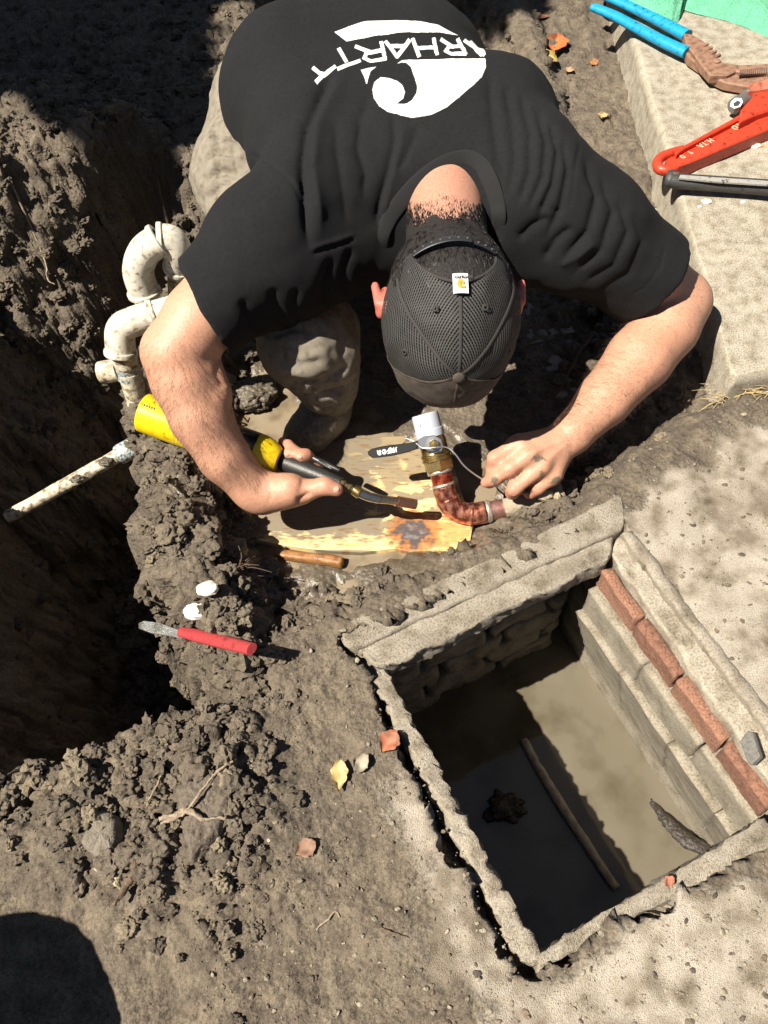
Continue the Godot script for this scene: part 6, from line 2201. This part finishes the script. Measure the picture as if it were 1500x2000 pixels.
	M.primer = tri_mat(mat(0.62, 0.62, 0.58, 0.5), 9.0, n_fine, 0.2, noise_tex(10, 0.03, 4, false, 1, [[0.0, Color(0.22, 0.36, 0.5)], [0.4, Color(0.35, 0.5, 0.62)], [0.5, Color(0.9, 0.88, 0.84)], [0.7, Color(0.95, 0.93, 0.9)], [1.0, Color(0.55, 0.48, 0.4)]]))
	M.pvc_grey = mat(0.42, 0.45, 0.50, 0.55)
	M.mud_plain = tri_mat(mat(0.125, 0.105, 0.078, 0.5), 6.0, n_grain, 0.8, a_grain)
	M.clod_plain = tri_mat(mat(0.15, 0.124, 0.096, 0.92), 6.0, n_grain, 1.0, a_grain)
	M.stone_mud = tri_mat(mat(0.19, 0.17, 0.14, 0.9), 6.0, n_fine, 0.8, a_patch)
	M.stone_pale = tri_mat(mat(0.46, 0.39, 0.28, 0.85), 8.0, n_fine, 0.8, a_patch)
	M.white_scrap = tri_mat(mat(0.78, 0.76, 0.70, 0.45), 9.0, n_fine, 0.3, a_dirtp)
	M.pipe_mud = tri_mat(mat(0.40, 0.335, 0.25, 0.9), 7.0, n_grain, 0.6, a_speck)
	M.copper = tri_mat(mat(0.72, 0.38, 0.29, 0.34, 0.85), 8.0, n_fine, 0.15, noise_tex(12, 0.02, 5, false, 1, [[0.0, Color(0.34, 0.2, 0.2)], [0.4, Color(0.66, 0.5, 0.48)], [0.6, Color(0.98, 0.9, 0.82)], [1.0, Color(1, 1, 1)]]))
	M.copper_red = tri_mat(mat(0.58, 0.155, 0.09, 0.32, 0.75), 8.0, n_fine, 0.15, M.copper.albedo_texture)
	M.copper_dark = tri_mat(mat(0.30, 0.16, 0.14, 0.5, 0.6), 9.0, n_fine, 0.5, a_patch)
	M.copper_tip = tri_mat(mat(0.50, 0.25, 0.17, 0.35, 0.9), 9.0, n_fine, 0.15, a_speck)
	M.solder = tri_mat(mat(0.62, 0.56, 0.50, 0.45, 0.7), 12.0, n_fine, 0.5, a_speck)
	M.solder_wire = mat(0.60, 0.60, 0.60, 0.35, 0.9)
	M.brass = tri_mat(mat(0.62, 0.45, 0.19, 0.30, 0.95), 7.0, n_fine, 0.12, a_speck)
	M.brass_dark = mat(0.22, 0.16, 0.08, 0.35, 0.9)
	M.zinc = mat(0.60, 0.61, 0.62, 0.3, 0.95)
	M.steel = tri_mat(mat(0.50, 0.49, 0.47, 0.22, 0.95), 8.0, n_fine, 0.2, a_speck)
	M.steel_brown = mat(0.45, 0.34, 0.24, 0.25, 0.95)
	M.grey_metal = tri_mat(mat(0.26, 0.255, 0.25, 0.45, 0.5), 8.0, n_fine, 0.3, a_speck)
	M.black_plastic = mat(0.018, 0.018, 0.018, 0.38)
	M.black_plastic2 = tri_mat(mat(0.020, 0.019, 0.018, 0.45), 8.0, n_fine, 0.2)
	M.black_worn = tri_mat(mat(0.062, 0.062, 0.064, 0.5), 7.0, n_fine, 0.4, a_speck)
	M.label_black = mat(0.016, 0.016, 0.017, 0.3)
	M.print_white = mat(0.75, 0.75, 0.75, 0.5)
	M.print_grey = mat(0.16, 0.16, 0.16, 0.5)
	M.print_dark = mat(0.05, 0.05, 0.06, 0.5)
	M.print_orange = mat(0.30, 0.14, 0.03, 0.5)
	M.print_worn = mat(0.62, 0.34, 0.22, 0.7)
	M.ink = mat(0.03, 0.03, 0.035, 0.6)
	M.yellow = tri_mat(mat(0.82, 0.60, 0.012, 0.32), 5.0, null, 0.0, noise_tex(13, 0.02, 4, false, 1, [[0.0, Color(0.82, 0.78, 0.7)], [0.3, Color(1, 1, 1)], [1.0, Color(1, 1, 1)]]))
	M.red = tri_mat(mat(0.60, 0.055, 0.022, 0.42), 8.0, n_fine, 0.25, noise_tex(14, 0.03, 4, false, 1, [[0.0, Color(0.7, 0.62, 0.6)], [0.25, Color(0.95, 0.95, 0.95)], [1.0, Color(1, 1, 1)]]))
	M.red_worn = tri_mat(mat(0.52, 0.16, 0.10, 0.6), 8.0, n_fine, 0.4, a_patch)
	M.red_plastic = tri_mat(mat(0.50, 0.062, 0.07, 0.5), 7.0, n_fine, 0.3, a_speck)
	M.stripe = tri_mat(mat(0.42, 0.42, 0.41, 0.6), 8.0, n_fine, 0.2, a_speck)
	M.rust = tri_mat(mat(0.26, 0.11, 0.05, 0.9), 9.0, n_fine, 0.6, a_speck)
	M.rusty = tri_mat(mat(0.30, 0.175, 0.12, 0.7, 0.15), 8.0, n_fine, 0.5, a_patch)
	M.rust_dark = mat(0.10, 0.06, 0.045, 0.8)
	M.blue = tri_mat(mat(0.014, 0.30, 0.56, 0.38), 7.0, n_fine, 0.12, noise_tex(15, 0.035, 4, false, 1, [[0.0, Color(0.35, 0.3, 0.28)], [0.17, Color(0.6, 0.6, 0.6)], [0.22, Color(1, 1, 1)], [1.0, Color(1, 1, 1)]]))
	M.towel = tri_mat(mat(0.17, 0.62, 0.38, 0.95), 7.0, noise_tex(16, 0.12, 2, true, 14.0, [], FastNoiseLite.TYPE_CELLULAR), 1.2, a_grain)
	M.towel.rim_enabled = true; M.towel.rim = 0.3
	M.blade = tri_mat(mat(0.20, 0.21, 0.21, 0.5, 0.4), 7.0, n_fine, 0.4, a_patch)
	M.orange_wood = tri_mat(mat(0.34, 0.16, 0.055, 0.4), 9.0, n_fine, 0.5, a_patch)
	M.board = mat(1, 1, 1, 0.55)
	M.root_pale = tri_mat(mat(0.36, 0.29, 0.21, 0.9), 9.0, n_fine, 0.6, a_grain)
	M.root_brown = tri_mat(mat(0.17, 0.12, 0.08, 0.9), 9.0, n_fine, 0.6, a_grain)
	M.root_dark = mat(0.085, 0.055, 0.035, 0.8)
	M.straw = mat(0.48, 0.36, 0.17, 0.85)
	d = mat(1, 1, 1, 0.7); d.vertex_color_use_as_albedo = true; d.cull_mode = BaseMaterial3D.CULL_DISABLED
	M.leaf = d
	d = mat(0.06, 0.11, 0.03, 0.6); d.cull_mode = BaseMaterial3D.CULL_DISABLED
	M.green_leaf = d
	var a_grime := noise_tex(34, 0.02, 6, false, 1, [[0.0, Color(0.42, 0.36, 0.3)], [0.2, Color(0.62, 0.56, 0.5)], [0.3, Color(0.94, 0.93, 0.92)], [1.0, Color(1, 1, 1)]])
	for k in [M.red, M.yellow, M.blue, M.red_plastic, M.black_worn, M.pvc, M.stripe]: speck(k, a_grime, 5.0)
	# person
	d = mat(1, 1, 1, 0.55); d.vertex_color_use_as_albedo = true
	d.subsurf_scatter_enabled = true; d.subsurf_scatter_strength = 0.12
	M.skin = tri_mat(d, 9.0, noise_tex(17, 0.09, 4, true, 5.0), 0.22, noise_tex(18, 0.05, 4, false, 1, [[0.0, Color(0.86, 0.78, 0.75)], [0.5, Color(0.97, 0.95, 0.94)], [1.0, Color(1, 1, 1)]]))
	M.nail = mat(0.52, 0.31, 0.24, 0.3)
	M.arm_hair = mat(0.06, 0.035, 0.022, 0.6)
	M.hair_mass = tri_mat(mat(0.014, 0.011, 0.010, 0.8), 9.0, n_grain, 1.0, a_grain)
	M.hair = mat(0.012, 0.0095, 0.009, 0.36)
	d = mat(0.0112, 0.0118, 0.0134, 0.95)
	d = tri_mat(d, 12.0, noise_tex(19, 0.16, 2, true, 8.0), 0.55, noise_tex(28, 0.02, 6, false, 1, [[0.0, Color(0.75, 0.75, 0.76)], [0.5, Color(0.95, 0.95, 0.95)], [1.0, Color(1, 1, 1)]]))
	d.metallic_specular = 0.35
	M.shirt = d
	M.shirt_rib = tri_mat(mat(0.0088, 0.0091, 0.0100, 0.95), 14.0, n_fine, 0.3)
	M.trousers = tri_mat(mat(0.25, 0.228, 0.19, 0.95), 10.0, n_sand, 0.6, noise_tex(20, 0.012, 5, false, 1, [[0.0, Color(0.62, 0.57, 0.5)], [0.4, Color(0.9, 0.88, 0.85)], [1.0, Color(1, 1, 1)]]))
	M.boot_mud = tri_mat(mat(0.19, 0.168, 0.137, 0.42), 6.0, n_grain, 0.8, a_grain)
	M.boot_leather = tri_mat(mat(0.16, 0.09, 0.055, 0.7), 8.0, n_fine, 0.6, a_patch)
	M.lace = mat(0.24, 0.16, 0.11, 0.8)
	M.cap_canvas = tri_mat(mat(0.075, 0.06, 0.05, 0.95), 9.0, n_fine, 0.3, a_patch)
	M.cap_thread = mat(0.03, 0.027, 0.025, 0.85)
	M.strap = mat(0.022, 0.022, 0.023, 0.4)
	M.strap_stud = mat(0.045, 0.045, 0.047, 0.35)
	M.patch = mat(0.62, 0.62, 0.64, 0.85)
	M.emblem = mat(0.62, 0.28, 0.03, 0.8)
	var im := Image.create(128, 128, false, Image.FORMAT_RGBA8)
	for y in 128:
		for x in 128:
			var gx := fposmod(x / 16.0 + (0.5 if int(y / 16.0) % 2 else 0.0), 1.0) - 0.5; var gy := fposmod(y / 16.0, 1.0) - 0.5
			var hole := absf(gx) < 0.32 and absf(gy) < 0.22
			var k := 0.030 - 0.021 * cos(gy * TAU)
			im.set_pixel(x, y, Color(Color(k, k * 0.97, k * 0.93).linear_to_srgb(), 0.0 if hole else 1.0))
	d = mat(1, 1, 1, 0.75); d.albedo_texture = ImageTexture.create_from_image(im)
	d.transparency = BaseMaterial3D.TRANSPARENCY_ALPHA_SCISSOR; d.alpha_scissor_threshold = 0.5
	d.cull_mode = BaseMaterial3D.CULL_DISABLED
	M.cap_mesh = d

# ------------------------------------------------------------------ scene
func _ready() -> void:
	rng.seed = 20240
	cam_b = Basis(Vector3.RIGHT, deg_to_rad(-56.13)) * Basis(Vector3.BACK, deg_to_rad(-6.3))
	var cam := Camera3D.new()
	cam.name = "camera"
	cam.fov = rad_to_deg(2.0 * atan(1000.0 / FP))
	cam.near = 0.02; cam.far = 300.0
	cam.transform = Transform3D(cam_b, cam_pos)
	add_child(cam)
	cam.current = true
	var env := Environment.new()
	env.background_mode = Environment.BG_SKY
	var sky := Sky.new()
	var pm := ProceduralSkyMaterial.new()
	pm.sky_top_color = Color(0.36, 0.42, 0.52); pm.sky_horizon_color = Color(0.62, 0.66, 0.70); pm.sky_curve = 0.15
	pm.ground_bottom_color = Color(0.16, 0.13, 0.1); pm.ground_horizon_color = Color(0.4, 0.38, 0.35)
	sky.sky_material = pm
	env.sky = sky
	env.background_energy_multiplier = 0.37
	env.tonemap_mode = Environment.TONE_MAPPER_LINEAR
	env.tonemap_exposure = 2.15
	env.sdfgi_enabled = true; env.ssao_enabled = true; env.ssil_enabled = true
	var we := WorldEnvironment.new()
	we.name = "world"; we.environment = env
	add_child(we)
	# sunlight: comes from the left, grazing the far wall of the vault
	var along := G(1180, 1096, 0) - G(752, 1306, 0)
	along = along.normalized().rotated(Vector3.UP, deg_to_rad(1.0))
	var el := deg_to_rad(58.0)
	sun_l = (along * cos(el) + Vector3.DOWN * sin(el)).normalized()
	var sun := DirectionalLight3D.new()
	sun.name = "sun"
	sun.light_energy = 1.6; sun.light_angular_distance = 0.5; sun.light_color = Color(1.0, 0.965, 0.905)
	sun.shadow_enabled = true
	sun.basis = Basis.looking_at(sun_l, Vector3.UP)
	add_child(sun)
	print("sun ", sun_l)
	make_materials()
	var t0 := Time.get_ticks_msec()
	build_ground()
	print("ground ", Time.get_ticks_msec() - t0)
	build_vault(); build_slab()
	print("vault ", Time.get_ticks_msec() - t0)
	build_clods()
	print("clods ", Time.get_ticks_msec() - t0)
	build_pipes(); build_valve(); build_torch(); build_tools()
	print("tools ", Time.get_ticks_msec() - t0)
	build_pit(); build_shade()
	print("pit ", Time.get_ticks_msec() - t0)
	build_person()
	print("person ", Time.get_ticks_msec() - t0)
	print("done ", Time.get_ticks_msec() - t0)
